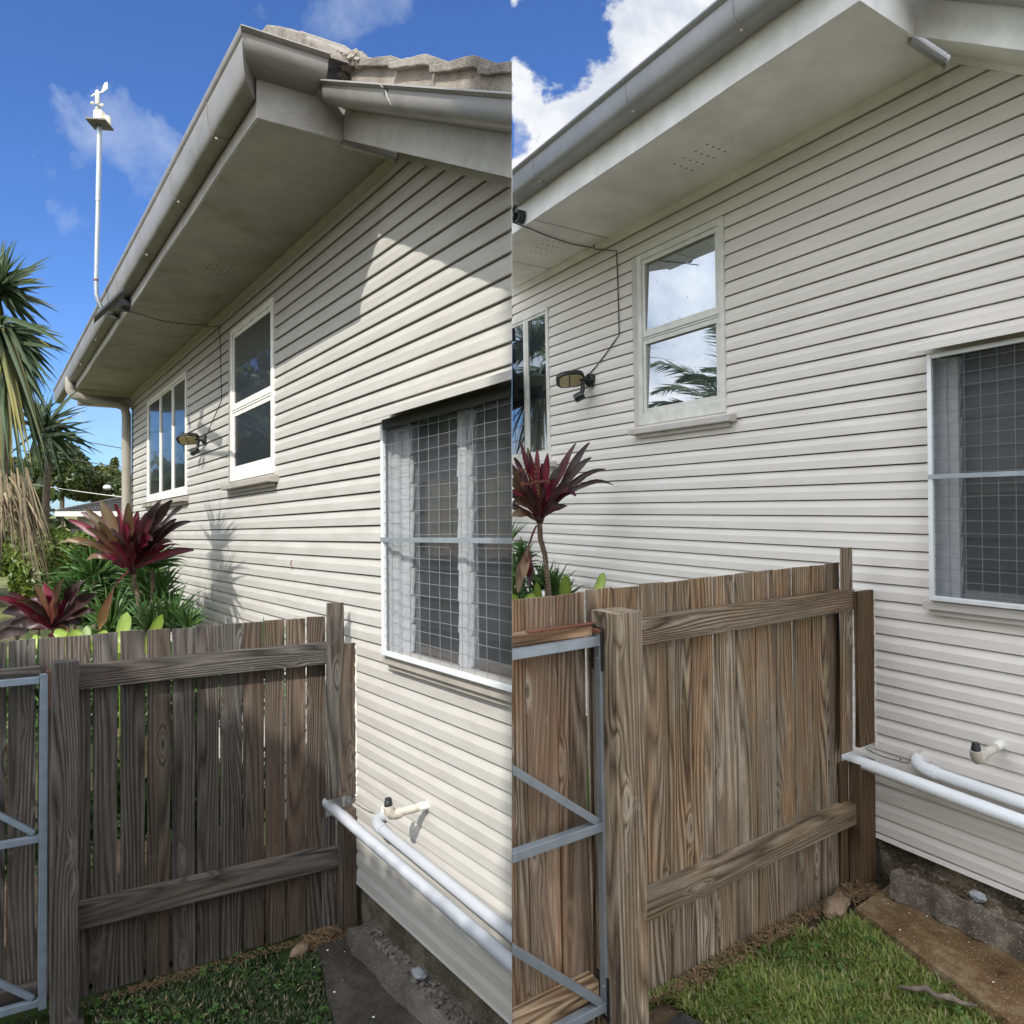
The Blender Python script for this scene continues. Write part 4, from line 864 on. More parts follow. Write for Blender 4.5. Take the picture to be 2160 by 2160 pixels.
mb = MB(); mb.tube([R.P(*p) for p in ((0.845, 0.375, -1.052), (0.815, 0.352, -1.050), (0.80, 0.335, -1.046), (0.775, 0.345, -1.044), (0.755, 0.318, -1.047), (0.735, 0.322, -1.044), (0.715, 0.295, -1.05))], [0.003, 0.006, 0.007, 0.005, 0.008, 0.005, 0.003], 8); o = mb.build('stick', MAT['bark'], None, 'R', smooth='all'); tag(o, 'short crooked stick lying in the bright grass beside the path', 'stick')

# rubble and dirt lying on the footings
def rubble(fr, n, box_, z, r, mat, label, seed):
    rs = random.Random(seed); mb = MB()
    for i in range(n):
        s_ = rs.uniform(box_[0], box_[1]); w_ = rs.uniform(box_[2], box_[3]); q = rs.uniform(.3, 1)**2*r
        mb.lump((s_, w_, z+q*.2), (q*rs.uniform(.7, 1.4), q, q*.7), i+seed, .6, 1, fr=fr, rot=rs.random()*3)
    o = mb.build('rubble', MAT[mat], None, fr.side, kind='stuff'); tag(o, label, 'rubble')
rubble(L, 520, (3.3, 4.9, 0.0, 0.10), -2.655, 0.020, 'L_kerb', 'crumbled mortar and dirt on the footing under the cream house', 3)
rubble(R, 620, (0.5, 1.03, 0.0, 0.040), -0.975, 0.0075, 'R_soil', 'crumbled mortar and dirt on the footing under the pale grey house', 9)
rubble(R, 34, (0.5, 1.05, 0.02, 0.22), -1.047, 0.0026, 'pvcwhite', 'white paint flakes scattered on the tan path', 13)
rubble(L, 12, (3.9, 5.0, 0.16, 0.5), -2.772, 0.007, 'pvcwhite', 'white paint flakes scattered on the dark path', 17)
def nails(fr, T, s_, ws, zs_, r):
    mb = MB()
    for w_ in ws:
        for z_ in zs_:
            for d in (-0.02, 0.022):
                c = fr.P(s_+0.001*fr.k, w_+d*fr.k+jit(.004*fr.k), z_+jit(.012*fr.k)); mb.tube([c, c-fr.F*0.003*fr.k], r, 7)
    mb.build('nail', MAT['rust'], T, fr.side, kind='stuff')
nails(L, TL, 5.175, [0.30+0.1405*i for i in range(10)], (-0.85, -2.28), 0.0035)
nails(R, TR, 1.122, [0.12+0.062*i for i in range(13)], (-0.277, -0.857), 0.0013)
# ---- grass
def grass(fr, n, area, z, h, wd, mats, label, seed, keep=lambda s, w: True):
    rg = np.random.default_rng(seed)
    s0, s1, w0, w1 = area; P = []
    S_ = rg.uniform(s0, s1, n*2); W_ = rg.uniform(w0, w1, n*2)
    ok = np.array([keep(a, b) for a, b in zip(S_, W_)]); S_ = S_[ok][:n]; W_ = W_[ok][:n]; n = len(S_)
    clump = np.array([noise.noise(Vector((a*4/fr.k*0.6, b*4/fr.k*0.6, seed))) for a, b in zip(S_, W_)])
    hh = h*(0.45+rg.random(n)*0.75)*(1+clump*0.9); ang = rg.uniform(0, 6.283, n); le = rg.uniform(0.3, 1.3, n)
    dx = np.cos(ang); dy = np.sin(ang); px = -dy; py = dx
    F_ = np.array(fr.F); N_ = np.array(fr.N); U_ = np.array(fr.U); O_ = np.array(fr.O)
    B = O_ + S_[:, None]*F_ - W_[:, None]*N_ + (z+np.zeros(n))[:, None]*U_
    D = dx[:, None]*F_ - dy[:, None]*N_; Q = px[:, None]*F_ - py[:, None]*N_
    ww = wd*(0.6+rg.random(n)*0.8)
    lv = [(0, 1.0, 0.0), (0.55, 0.85, 0.25), (1.0, 0.0, 0.85)]
    V = []; G = []
    rnd = np.clip(rg.random(n)*0.7+0.3*(clump+0.5), 0, 1)
    for q, wf_, ln in lv:
        c = B + U_*(hh*q*(1-0.35*le*q))[:, None] + D*(hh*ln*le)[:, None]
        if wf_ > 0:
            for sg in (-1, 1):
                V.append(c + Q*(ww*wf_*sg*0.5)[:, None]); G.append(np.stack([np.full(n, 0.5+0.5*sg), np.full(n, q), rnd], 1))
        else: V.append(c); G.append(np.stack([np.full(n, 0.5), np.full(n, q), rnd], 1))
    V = np.stack(V, 1).reshape(-1, 3); G = np.stack(G, 1).reshape(-1, 3)
    b = (np.arange(n)*5)[:, None]
    okx = (V[:, 0].reshape(n, 5).max(1) < -0.001) if fr.side == 'L' else (V[:, 0].reshape(n, 5).min(1) > 0.001)
    quads = (b + np.array([0, 1, 3, 2]))[okx]; tris = (b + np.array([2, 3, 4]))[okx]
    me = bpy.data.meshes.new('grass'); me.from_pydata(V.tolist(), [], quads.tolist()+tris.tolist())
    at = me.attributes.new('gc', 'FLOAT_VECTOR', 'POINT'); at.data.foreach_set('vector', G.astype(np.float32).ravel())
    for m_ in mats: me.materials.append(m_)
    if len(mats) > 1:
        sel = (np.arange(n)[okx] * 2654435761 % 100); mi = (sel < 9).astype(np.int32); me.polygons.foreach_set('material_index', np.concatenate([mi, mi]))
    me.polygons.foreach_set('use_smooth', [True]*len(me.polygons))
    o = bpy.data.objects.new('grass', me); col.objects.link(o); o['kind'] = 'stuff'; tag(o, label, 'grass'); return o
def keepL(s, w):
    e = 0.325 + (5.06-s)*(0.93-0.325)/2.46
    if s > 5.22 or w < e+0.02: return False
    if s > 5.0 and w < 0.55: return False
    if 4.38 < s < 5.2 and 1.66 < w < 1.90: return False
    return w < 1.66+noise.noise(Vector((s*5, w*5, 0)))*0.05 or random.random() < 0.15
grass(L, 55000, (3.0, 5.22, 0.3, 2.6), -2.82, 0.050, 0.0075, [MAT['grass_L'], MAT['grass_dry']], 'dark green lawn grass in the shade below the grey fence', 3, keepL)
def keepR(s, w):
    e = 0.185 + (1.065-s)*(0.46-0.185)/1.065
    if s > 1.15 or w < e+0.004: return False
    if s > 1.08 and w < 0.35: return False
    if 0.80 < s < 1.13 and 0.80 < w < 1.01: return False
    return w < 0.95+noise.noise(Vector((s*9, w*9, 0)))*0.03 or random.random() < 0.15
grass(R, 52000, (0.45, 1.15, 0.18, 1.15), -1.081, 0.026, 0.0036, [MAT['grass'], MAT['grass_dry']], 'bright green lawn grass below the brown fence', 4, keepR)
def clover(fr, n, area, z, r, keep, label):
    mb = MB()
    for i in range(n):
        s_ = random.uniform(area[0], area[1]); w_ = random.uniform(area[2], area[3])
        if not keep(s_, w_) or noise.noise(Vector((s_*3/fr.k, w_*3/fr.k, 5))) < -0.05: continue
        h = z + r*random.uniform(1.5, 3.6); tilt = Vector((jit(.5), jit(.5), 1)).normalized(); a0 = random.random()*6; rn = random.random()
        for kx in range(3):
            a = a0+kx*2.094; d = Vector((math.cos(a), math.sin(a), 0)); d = (d - tilt*d.dot(tilt)); e = tilt.cross(d); c = Vector((s_, w_, h)); rr = r*(0.8+rn*0.5)
            q = [c, c+d*rr*0.6+e*rr*0.45, c+d*rr*1.05+e*rr*0.22, c+d*rr*0.95, c+d*rr*1.05-e*rr*0.22, c+d*rr*0.6-e*rr*0.45]
            g = [(0.5, 0, rn), (1, .5, rn), (.8, 1, rn), (.5, .9, rn), (.2, 1, rn), (0, .5, rn)]
            mb.add([fr.P(*x) for x in q], [(0, 1, 2, 3), (0, 3, 4, 5)], g)
    o = mb.build('clover', MAT['clover'], None, fr.side, kind='stuff'); tag(o, label, 'clover')
clover(L, 900, (3.4, 5.2, 0.35, 1.7), -2.812, 0.016, keepL, 'patches of clover in the shaded lawn')
clover(R, 420, (0.6, 1.1, 0.2, 0.9), -1.072, 0.0075, keepR, 'patches of clover in the bright lawn')

# ================================================================== PIPES
def pipe_pts(fr, *p): return [fr.P(*q) for q in p]
o = thing('waste_pipe', L.P(5.2, 0.13, -1.93), 'long grey white waste pipe, lower of the two on the cream wall', 'pipe', 'pipes along the cream wall')
mb = MB(); mb.tube(pipe_pts(L, (5.42, 0.22, -1.60), (5.33, 0.20, -1.80), (5.28, 0.185, -1.90), (5.22, 0.16, -1.935), (2.6, 0.15, -2.045)), 0.0365, 20); mb.build('pipe', MAT['L_pvc'], o, 'L', smooth=True)
mb = MB(); mb.tube(pipe_pts(L, (5.02, 0.155, -1.945), (4.93, 0.155, -1.949)), 0.0385, 20); mb.build('collar', MAT['L_pvc'], o, 'L', smooth=True)
o = thing('waste_pipe', L.P(4.75, 0.05, -1.88), 'short elbowed waste pipe coming out of the cream wall, upper of the two', 'pipe', 'pipes along the cream wall')
mb = MB(); mb.tube(pipe_pts(L, (4.69, -0.03, -1.872), (4.69, 0.03, -1.876), (4.675, 0.070, -1.886), (4.62, 0.085, -1.897), (4.57, 0.085, -1.90)), 0.036, 20); mb.build('elbow', MAT['L_pvc'], o, 'L', smooth=True)
mb = MB(); mb.tube(pipe_pts(L, (4.59, 0.085, -1.899), (4.54, 0.085, -1.902)), 0.0375, 20); mb.build('collar', MAT['L_pvc'], o, 'L', smooth=True)
mb = MB(); mb.tube(pipe_pts(L, (4.56, 0.085, -1.901), (2.6, 0.085, -1.975)), 0.032, 20); mb.build('pipe', MAT['L_pvc'], o, 'L', smooth=True)
mb = MB(); mb.lump((4.70, 0.012, -1.862), (0.05, 0.012, 0.05), 4, 0.5, 2, fr=L); mb.build('mastic_patch', MAT['mastic'], o, 'L')
o = thing('pipe_stub', L.P(4.1, 0.1, -1.63), 'overpainted pipe stub with black cap poking out of the cream wall', 'pipe stub')
bs = L.pt(907, 1697, w=0.0); be = L.pt(845, 1718, s=bs.x+0.0); W0 = 0.235
zb = bs.z
mb = MB(); mb.tube(pipe_pts(L, (bs.x, -0.02, zb), (bs.x, 0.075, zb-0.002)), 0.024, 18); mb.build('stub_pipe', MAT['pvcwhite'], o, 'L', smooth=True)
mb = MB(); mb.tube(pipe_pts(L, (bs.x, 0.074, zb-0.002), (bs.x, 0.20, zb-0.008)), 0.0235, 18); mb.build('stub_pipe', MAT['pvcpaint'], o, 'L', smooth=True)
mb = MB(); mb.tube(pipe_pts(L, (bs.x, 0.185, zb-0.008), (bs.x, 0.215, zb-0.012), (bs.x, 0.240, zb-0.008), (bs.x, 0.258, zb+0.012), (bs.x, 0.262, zb+0.045)), 0.031, 18); mb.build('elbow', MAT['pvcpaint'], o, 'L', smooth=True)
mb = MB(); mb.tube(pipe_pts(L, (bs.x, 0.262, zb+0.042), (bs.x, 0.262, zb+0.068), (bs.x, 0.262, zb+0.072), (bs.x, 0.262, zb+0.088)), [0.024, 0.024, 0.021, 0.019], 16); mb.build('cap', MAT['blackplastic'], o, 'L', smooth=True)
o = thing('waste_pipe', R.P(1.1, 0.06, -0.72), 'long white waste pipe, lower of the two on the pale grey wall', 'pipe', 'pipes along the pale grey wall')
mb = MB(); mb.tube(pipe_pts(R, (1.26, 0.10, -0.655), (1.21, 0.085, -0.69), (1.175, 0.066, -0.712), (1.15, 0.062, -0.7185), (-0.2, 0.060, -0.764)), 0.0165, 20); mb.build('pipe', MAT['R_pvc'], o, 'R', smooth=True)
o = thing('waste_pipe', R.P(0.98, 0.02, -0.69), 'short elbowed white waste pipe out of the pale grey wall, upper of the two', 'pipe', 'pipes along the pale grey wall')
mb = MB(); mb.tube(pipe_pts(R, (0.990, -0.01, -0.682), (0.990, 0.012, -0.684), (0.977, 0.029, -0.689), (0.955, 0.034, -0.692), (0.935, 0.034, -0.6935)), 0.0150, 20); mb.build('elbow', MAT['R_pvc'], o, 'R', smooth=True)
mb = MB(); mb.tube(pipe_pts(R, (0.945, 0.034, -0.6925), (0.925, 0.034, -0.694)), 0.0160, 20); mb.build('collar', MAT['R_pvc'], o, 'R', smooth=True)
mb = MB(); mb.tube(pipe_pts(R, (0.935, 0.034, -0.6935), (-0.2, 0.034, -0.729)), 0.0138, 20); mb.build('pipe', MAT['R_pvc'], o, 'R', smooth=True)
mb = MB(); mb.lump((0.990, 0.004, -0.679), (0.021, 0.005, 0.020), 4, 0.55, 2, fr=R); mb.build('mastic_patch', MAT['mastic'], o, 'R')
o = thing('pipe_stub', R.P(0.8, 0.05, -0.6), 'overpainted pipe stub with black cap poking out of the pale grey wall', 'pipe stub')
bs = R.pt(2112, 1568, w=0.0); zb = bs.z
e = R.pt(2058, 1598, s=bs.x); 
mb = MB(); mb.tube(pipe_pts(R, (bs.x, -0.01, zb), (bs.x, 0.034, zb-0.003)), 0.0105, 18); mb.build('stub_pipe', MAT['pvcwhite'], o, 'R', smooth=True)
mb = MB(); mb.tube(pipe_pts(R, (bs.x, 0.0335, zb-0.003), (bs.x, 0.100, zb-0.009)), 0.0102, 18); mb.build('stub_pipe', MAT['pvcpaint'], o, 'R', smooth=True)
mb = MB(); mb.tube(pipe_pts(R, (bs.x, 0.094, zb-0.0085), (bs.x, 0.108, zb-0.012), (bs.x, 0.118, zb-0.011), (bs.x, 0.125, zb-0.003), (bs.x, 0.127, zb+0.010)), 0.0128, 18); mb.build('elbow', MAT['pvcpaint'], o, 'R', smooth=True)
mb = MB(); mb.tube(pipe_pts(R, (bs.x, 0.127, zb+0.009), (bs.x, 0.127, zb+0.018), (bs.x, 0.127, zb+0.020), (bs.x, 0.127, zb+0.027)), [0.0096, 0.0096, 0.0085, 0.0078], 16); mb.build('cap', MAT['blackplastic'], o, 'R', smooth=True)

# ================================================================== FLOODLIGHTS, CABLES, SOLAR PANEL, WEATHER MAST
def floodlight(fr, s0, z0, k, label):
    """round wall mount, hooded LED head leaning out along the wall, sensor hanging below"""
    T = thing('security_light', fr.P(s0, 0, z0), label, 'light'); sd = fr.side; BP = MAT['blackplastic']
    def pp(a, w, z): return fr.P(s0+a*k, w*k, z0+z*k)
    mb = MB(); mb.tube([pp(0, 0.012, 0), pp(0, 0.045, 0), pp(0.0, 0.062, 0)], [0.062*k, 0.062*k, 0.045*k], 20); mb.build('mount', BP, T, sd, smooth=True)
    mb = MB(); mb.tube([pp(0.0, 0.05, 0), pp(0.02, 0.10, 0.01), pp(0.03, 0.13, 0.02)], [0.03*k, 0.026*k, 0.03*k], 10); mb.build('arm', BP, T, sd, smooth=True)
    c = Vector((0.075, 0.205, 0.0)); ax = Vector((0.50, 0.85, -0.10)).normalized(); up = Vector((0.45, -0.32, 0.85)); up = (up-ax*up.dot(ax)).normalized(); sdv = ax.cross(up)
    def hp(x, y, z): q = c + ax*x + sdv*y + up*z; return pp(*q)
    n = 12; vs = []; st = ((-0.13, 0.45, 0.45), (-0.115, 0.78, 0.8), (-0.07, 1.0, 1.0), (0.04, 1.0, 1.0), (0.10, 0.86, 0.9), (0.13, 0.62, 0.6), (0.14, 0.40, 0.4))
    for x, hh, ws in st:
        for j in range(n+1):
            a = math.pi*j/n; vs.append(hp(x, -0.092*math.cos(a)*ws, 0.012+0.058*math.sin(a)*hh))
        for y in (0.092*ws, -0.092*ws): vs.append(hp(x, y, -0.010))
    m_ = n+3; ns = len(st); fs = [(i*m_+j, i*m_+(j+1) % m_, (i+1)*m_+(j+1) % m_, (i+1)*m_+j) for i in range(ns-1) for j in range(m_)] + [tuple(range(m_)), tuple(range((ns-1)*m_, ns*m_))]
    mb = MB(); mb.add(vs, fs); hd = mb.build('lamp_head', BP, T, sd, smooth=True)
    for pl in ([(-0.112, -0.03), (-0.10, -0.052), (-0.065, -0.072), (0.008, -0.076), (0.008, 0.076), (-0.065, 0.072), (-0.10, 0.052), (-0.112, 0.03)], [(0.020, -0.076), (0.06, -0.074), (0.09, -0.062), (0.108, -0.04), (0.108, 0.04), (0.09, 0.062), (0.06, 0.074), (0.020, 0.076)]):
        mb = MB(); m8 = len(pl); vs = [hp(x, y, -0.011) for x, y in pl]+[hp(x, y, -0.016) for x, y in pl]
        mb.add(vs, [tuple(range(m8))[::-1], tuple(range(m8, 2*m8))]+[(i, (i+1) % m8, m8+(i+1) % m8, m8+i) for i in range(m8)]); mb.build('led_panel', MAT['lens'], hd, sd)
    mb = MB(); mb.tube([pp(0.02, 0.10, -0.03), pp(0.015, 0.11, -0.09), pp(0.01, 0.12, -0.12)], [0.018*k, 0.022*k, 0.018*k], 10); mb.build('sensor_arm', BP, T, sd, smooth=True)
    mb = MB(); mb.tube([pp(0.00, 0.11, -0.135), pp(0.06, 0.17, -0.175)], 0.042*k, 8); se = mb.build('sensor', BP, T, sd, smooth=True, bevel=0.004*k)
    mb = MB(); mb.tube([pp(0.058, 0.168, -0.174), pp(0.068, 0.178, -0.181)], 0.030*k, 8); mb.build('sensor_lens', MAT['lensgrey'], se, sd)
    return T
mL = L.pt(436, 928, w=0); floodlight(L, mL.x-0.02, mL.z, 0.92, 'black floodlight with sensor on the sunlit cream wall between two windows')
mR = R.pt(1247, 803, w=0); floodlight(R, mR.x-0.01, mR.z, 0.46, 'black floodlight with sensor on the pale grey wall left of the tall window')
def cable(fr, pts, r, label):
    out = []
    for i in range(len(pts)-1):
        a, b = Vector(pts[i]), Vector(pts[i+1]); m_ = max(2, int((b-a).length/0.15/fr.k))
        for j in range(m_): out.append(a.lerp(b, j/m_)+Vector((0, 0, 0)))
    out.append(Vector(pts[-1])); mb = MB(); mb.tube([fr.P(*p) for p in out], r, 6); o = mb.build('cable', MAT['cable'], None, fr.side, smooth='all'); tag(o, label, 'cable'); return o
k3 = lambda x, y: (0.2795*x, 500+0.2795*y)
zsL = LC['zs']-0.012
c1 = [tuple(L.pt(*k3(x, y), z=zsL)) for x, y in ((940, 553), (1080, 590), (1200, 628), (1330, 650), (1450, 662), (1610, 667))]
c1 += [(c1[-1][0], 0.075, zsL-0.002), (c1[-1][0], 0.068, zsL-0.03)]
c1 += [tuple(L.pt(*k3(x, y), w=0.02)) for x, y in ((1652, 672), (1662, 800), (1667, 1000), (1672, 1232), (1625, 1340), (1585, 1430), (1570, 1478))]
cable(L, c1, 0.0042, 'black cable sagging under the stained soffit and down to the left floodlight')
k4 = lambda x, y: (1080+0.2899*x, 380+0.2899*y)
zsR = RC['zs']-0.005
c2 = [tuple(R.pt(*k4(x, y), z=zsR)) for x, y in ((-60, 280), (0, 305), (110, 345), (240, 400), (330, 432), (430, 465), (600, 495), (720, 508))]
c2 += [(c2[-1][0], 0.030, zsR-0.001), (c2[-1][0], 0.027, zsR-0.013)]
c2 += [tuple(R.pt(*k4(x, y), w=0.010)) for x, y in ((760, 515), (768, 700), (774, 900), (779, 1125), (700, 1240), (620, 1345), (570, 1400))]
cable(R, c2, 0.0022, 'black cable under the white soffit and down to the right floodlight')
# small solar panel and bracket on the left fascia
SPn = thing('solar_panel', L.P(8.6, 0.9, 2.45), 'small dark solar panel on a bracket at the gutter of the cream house', 'solar panel')
A_ = L.pt(*k3(710, 622), w=1.22); B_ = L.pt(*k3(930, 418), w=1.22)
mb = MB(); a = L.P(*A_); b = L.P(*B_); d = (b-a); u = (a.normalized() - L.U*0.16); vs = []
for e in (Vector((0, 0, 0)), L.U*0.03):
    for p in (a, b): vs += [p+e-u*0.10, p+e+u*0.30]
mb.add(vs, [(0, 2, 3, 1), (4, 5, 7, 6), (0, 1, 5, 4), (2, 6, 7, 3), (0, 4, 6, 2), (1, 3, 7, 5)]); mb.build('panel', MAT['blackgrey'], SPn, 'L', bevel=0.004)
q = L.pt(*k3(975, 515), w=0.905); mb = MB(); mb.tube([L.P(q.x, 0.90, q.z), L.P(q.x, 0.97, q.z)], 0.075, 12); mb.tube([L.P(q.x, 0.96, q.z), L.P(q.x+0.1, 1.06, q.z-0.02), L.P(*L.pt(*k3(900, 480), w=1.14))], 0.045, 10); mb.build('bracket', MAT['blackplastic'], SPn, 'L', smooth=True)
# right: bracket half cut by the seam
SPr = thing('camera_bracket', R.P(2.6, 0.4, 1.1), 'black camera bracket on the white fascia above the soffit cable', 'bracket')
q = R.pt(*k4(70, 270), w=0.405); mb = MB(); mb.tube([R.P(q.x, 0.402, q.z), R.P(q.x, 0.432, q.z)], 0.026, 12); mb.tube([R.P(q.x, 0.43, q.z), R.P(q.x+0.05, 0.45, q.z+0.0), R.P(q.x+0.12, 0.45, q.z+0.015)], 0.015, 10); mb.build('bracket', MAT['blackplastic'], SPr, 'R', smooth=True)
q2_ = R.pt(*k4(25, 190), w=0.45); mb = MB(); mb.tube([R.P(q.x+0.06, 0.45, q.z), R.P(*q2_)], 0.007, 8); mb.build('arm', MAT['blackplastic'], SPr, 'R')
# weather station
kk = lambda x, y: (0.2795*x, 100+0.2795*y); ww = 1.16
WS = thing('weather_station', L.P(*L.pt(*kk(730, 1900), w=ww)), 'white wind vane and rain gauge on a tall galvanised pole at the gutter', 'weather station')
base = L.pt(*kk(725, 1760), w=ww); SM = base.x
def wp(x, y, ds=0.0): p = L.pt(*kk(x, y), s=SM+ds); return L.P(*p)
def w3(x, y): return wp(x, y)
fb = L.P(SM+0.35, 0.9, L.pt(*k3(900, 590), w=0.9).z)
mb = MB(); mb.tube([fb, L.P(SM+0.1, 1.05, LC['gz0']-0.05), wp(765, 1965), wp(742, 1920), wp(727, 1860), wp(725, 1760), wp(734, 1400), wp(740, 1150)], [0.023]*8, 12); mb.build('mast', MAT['galv'], WS, 'L', smooth=True)
mb = MB(); mb.tube([wp(740, 1160), wp(746, 900), wp(751, 600)], 0.027, 12); mb.build('mast', MAT['galv'], WS, 'L', smooth=True)
mb = MB(); mb.tube([wp(725, 1765), wp(725, 1750)], 0.026, 12); mb.build('rust_band', MAT['rust'], WS, 'L')
sc_ = (wp(700, 600)-wp(800, 600)).length/100                      # metres per zoomed pixel there
def W_(x, y, z): return wp(751, 590) + Vector((x*sc_, y*sc_, z*sc_))
def wbox(name, x0, x1, y0, y1, z0, z1, mat, par, bev=0.004, rot=0.0):
    mb = MB(); mb.box(None, 0, 1, 0, 1, 0, 1); out = []
    for v in mb.v:
        x, y, z = x0+(x1-x0)*v.x, y0+(y1-y0)*v.y, z0+(z1-z0)*v.z
        out.append(W_(x*math.cos(rot)-y*math.sin(rot), x*math.sin(rot)+y*math.cos(rot), z))
    mb.v = out; return mb.build(name, mat, par, 'L', bevel=bev)
wbox('base_plate', -70, 85, -105, 75, -2, 14, MAT['plate'], WS, rot=0.12)
wbox('sensor_box', -38, 34, -30, 40, 16, 120, MAT['station'], WS, 0.012)
mb = MB(); mb.tube([W_(52, 20, 14), W_(52, 20, 78), W_(52, 20, 86)], [30*sc_, 30*sc_, 22*sc_], 18); mb.build('rain_gauge', MAT['station'], WS, 'L', smooth=True)
mb = MB(); mb.tube([W_(20, -5, 100), W_(-12, -5, 180)], 9*sc_, 8); mb.build('stem', MAT['plate'], WS, 'L')
mb = MB(); mb.tube([W_(-18, -5, 175), W_(-16, -5, 185), W_(-15, -5, 280), W_(-15, -5, 290)], [10*sc_, 17*sc_, 17*sc_, 10*sc_], 14); hb = mb.build('vane_hub', MAT['station'], WS, 'L', smooth=True)
mb = MB(); mb.tube([W_(-15, -5, 272), W_(-45, -5, 255), W_(-68, -5, 240)], [5*sc_, 6*sc_, 3*sc_], 8); mb.build('vane_pointer', MAT['station'], WS, 'L')
mb = MB(); pz = [(-8, 270), (20, 282), (45, 350), (68, 360), (70, 305), (30, 274)]
mb.add([W_(x, -8, z) for x, z in pz]+[W_(x, -2, z) for x, z in pz], [tuple(range(6))[::-1], tuple(range(6, 12))]+[(i, (i+1) % 6, 6+(i+1) % 6, 6+i) for i in range(6)]); mb.build('vane_tail', MAT['station'], WS, 'L')
for i, (dx, dy) in enumerate(((38, -10), (-20, 30), (-12, -36))):
    mb = MB(); mb.tube([W_(-16, -5, 178), W_(-16+dx, -5+dy, 164)], 2.5*sc_, 6); mb.lump(tuple(W_(-16+dx*1.25, -5+dy*1.25, 160)), (13*sc_, 13*sc_, 14*sc_), i, 0.05, 2); mb.build('wind_cup', MAT['station'], WS, 'L')
# ================================================================== PLANTS
def at(x, y, Y): return Vector(((x-1080)/1560*Y, Y, (1080-y)/1560*Y))
PROF = {'broad': lambda t: 0.16+0.84*math.sin(math.pi*min(1, t**1.45*0.985))**0.9 if t > 0.02 else 0.2,
        'blade': lambda t: (1-t**3)*(0.65+0.35*math.sin(math.pi*min(t*1.3, 1)))+0.01, 'strap': lambda t: 0.75+0.25*math.sin(math.pi*t) if t < 0.8 else max(0.03, 1-((t-0.8)/0.2)**1.6)}
def leaf_mesh(mb, base, tip, wid, arch=0.15, fold=0.25, prof='broad', n=9, wave=0.0, face=None, curl=0.0, rnd=None):
    """curved leaf from base to tip, rising by arch of its length, folded along the midrib"""
    base, tip = Vector(base), Vector(tip); d = tip-base; ln = d.length
    ctl = base + d*0.5 + Vector((0, 0, ln*arch)); rnd = random.random() if rnd is None else rnd
    fc = face if face is not None else Vector((jit(0.5), -1, 0.35+jit(0.3)))
    vs = []; g = []; ph = random.random()*6
    for i in range(n+1):
        t = i/n; p = base*(1-t)**2 + ctl*2*t*(1-t) + tip*t*t; tg = ((ctl-base)*(1-t)+(tip-ctl)*t).normalized()
        if curl and t > 0.7: p = p + Vector((0, 0, -1))*ln*curl*(t-0.7)**2*6
        sd_ = tg.cross(fc); sd_ = sd_.normalized() if sd_.length > 1e-5 else Vector((1, 0, 0)); nm = sd_.cross(tg).normalized()
        if wave: sd_ = (sd_ + nm*wave*math.sin(ph+t*7)).normalized()
        w = wid*0.5*PROF[prof](t); wv = wave*w*math.sin(ph*2+t*13)
        vs += [p - sd_*w + nm*(w*fold*2+wv), p, p + sd_*w + nm*(w*fold*2-wv)]; g += [(0, t, rnd), (0.5, t, rnd), (1, t, rnd)]
    fs = []
    for i in range(n):
        a = i*3; fs += [(a, a+1, a+4, a+3), (a+1, a+2, a+5, a+4)]
    mb.add(vs, fs, g)
def leaf_obj(T, side, mat, *a, name='leaf', **k):
    mb = MB(); leaf_mesh(mb, *a, **k); return mb.build(name, mat, T, side, smooth='all')
def cordyline(T, side, base, P2, leaves, depth, extra, px_m, seed):
    """leaves = (tip px, width px, arch, mat)"""
    rs = random.Random(seed)
    for (x, y, w, ar, m) in leaves:
        tip = P2(x, y, depth + rs.uniform(-0.25, 0.25)*px_m*130)
        leaf_obj(T, side, MAT['cord_'+m], base + Vector((rs.uniform(-1, 1), rs.uniform(-1, 1), rs.uniform(-0.5, 1.5)))*px_m*7, tip, w*px_m*0.76, arch=ar, fold=rs.uniform(0.12, 0.34), wave=rs.uniform(0.2, 0.5), curl=rs.uniform(0, 0.16), n=13)
    for i in range(extra):
        a = rs.uniform(0, 6.283); el = rs.uniform(0.35, 1.35); ln = rs.uniform(70, 130)*px_m
        tip = base + Vector((math.cos(a)*math.cos(el), math.sin(a)*math.cos(el), math.sin(el)))*ln
        leaf_obj(T, side, MAT['cord_'+rs.choice('abbcdda')], base, tip, rs.uniform(12, 20)*px_m, arch=rs.uniform(0.05, 0.25), fold=0.3, wave=0.4, curl=rs.uniform(0, 0.15))
# left tall cordyline
cL = L.P(8.5, 0.914, -0.376); YC = cL.y; P5 = lambda x, y, Y: at(0.2795*x, 980+0.2795*y, Y); base = P5(1000, 800, YC); pm = YC/1560
T = thing('cordyline', L.P(8.5, 0.83, -2.8), 'tall burgundy cordyline on a thin ringed trunk behind the shaded grey fence', 'plant')
lv = [(430, 570, 18, .25, 'e'), (515, 415, 22, .18, 'b'), (640, 330, 26, .12, 'c'), (610, 350, 20, .2, 'b'), (760, 262, 34, .05, 'c'), (870, 255, 20, .02, 'b'), (970, 250, 26, 0, 'c'), (1215, 240, 27, -.02, 'd'), (1300, 225, 26, .0, 'd'), (1380, 295, 26, .06, 'd'),
      (1445, 410, 22, .16, 'd'), (1330, 400, 20, .1, 'd'), (655, 690, 24, .26, 'e'), (1150, 560, 32, .42, 'b'), (1040, 330, 22, 0, 'b'), (1105, 345, 22, 0, 'a'), (700, 470, 26, .12, 'a'), (820, 400, 24, .06, 'a'), (900, 330, 22, .02, 'b'), (1250, 470, 24, .12, 'd'), (960, 420, 24, .0, 'b'), (1100, 520, 22, .05, 'b'), (720, 560, 24, .2, 'd'), (860, 620, 24, .25, 'd'), (1180, 330, 22, .05, 'a')]
cordyline(T, 'L', base, P5, lv, YC, 26, pm, 1)
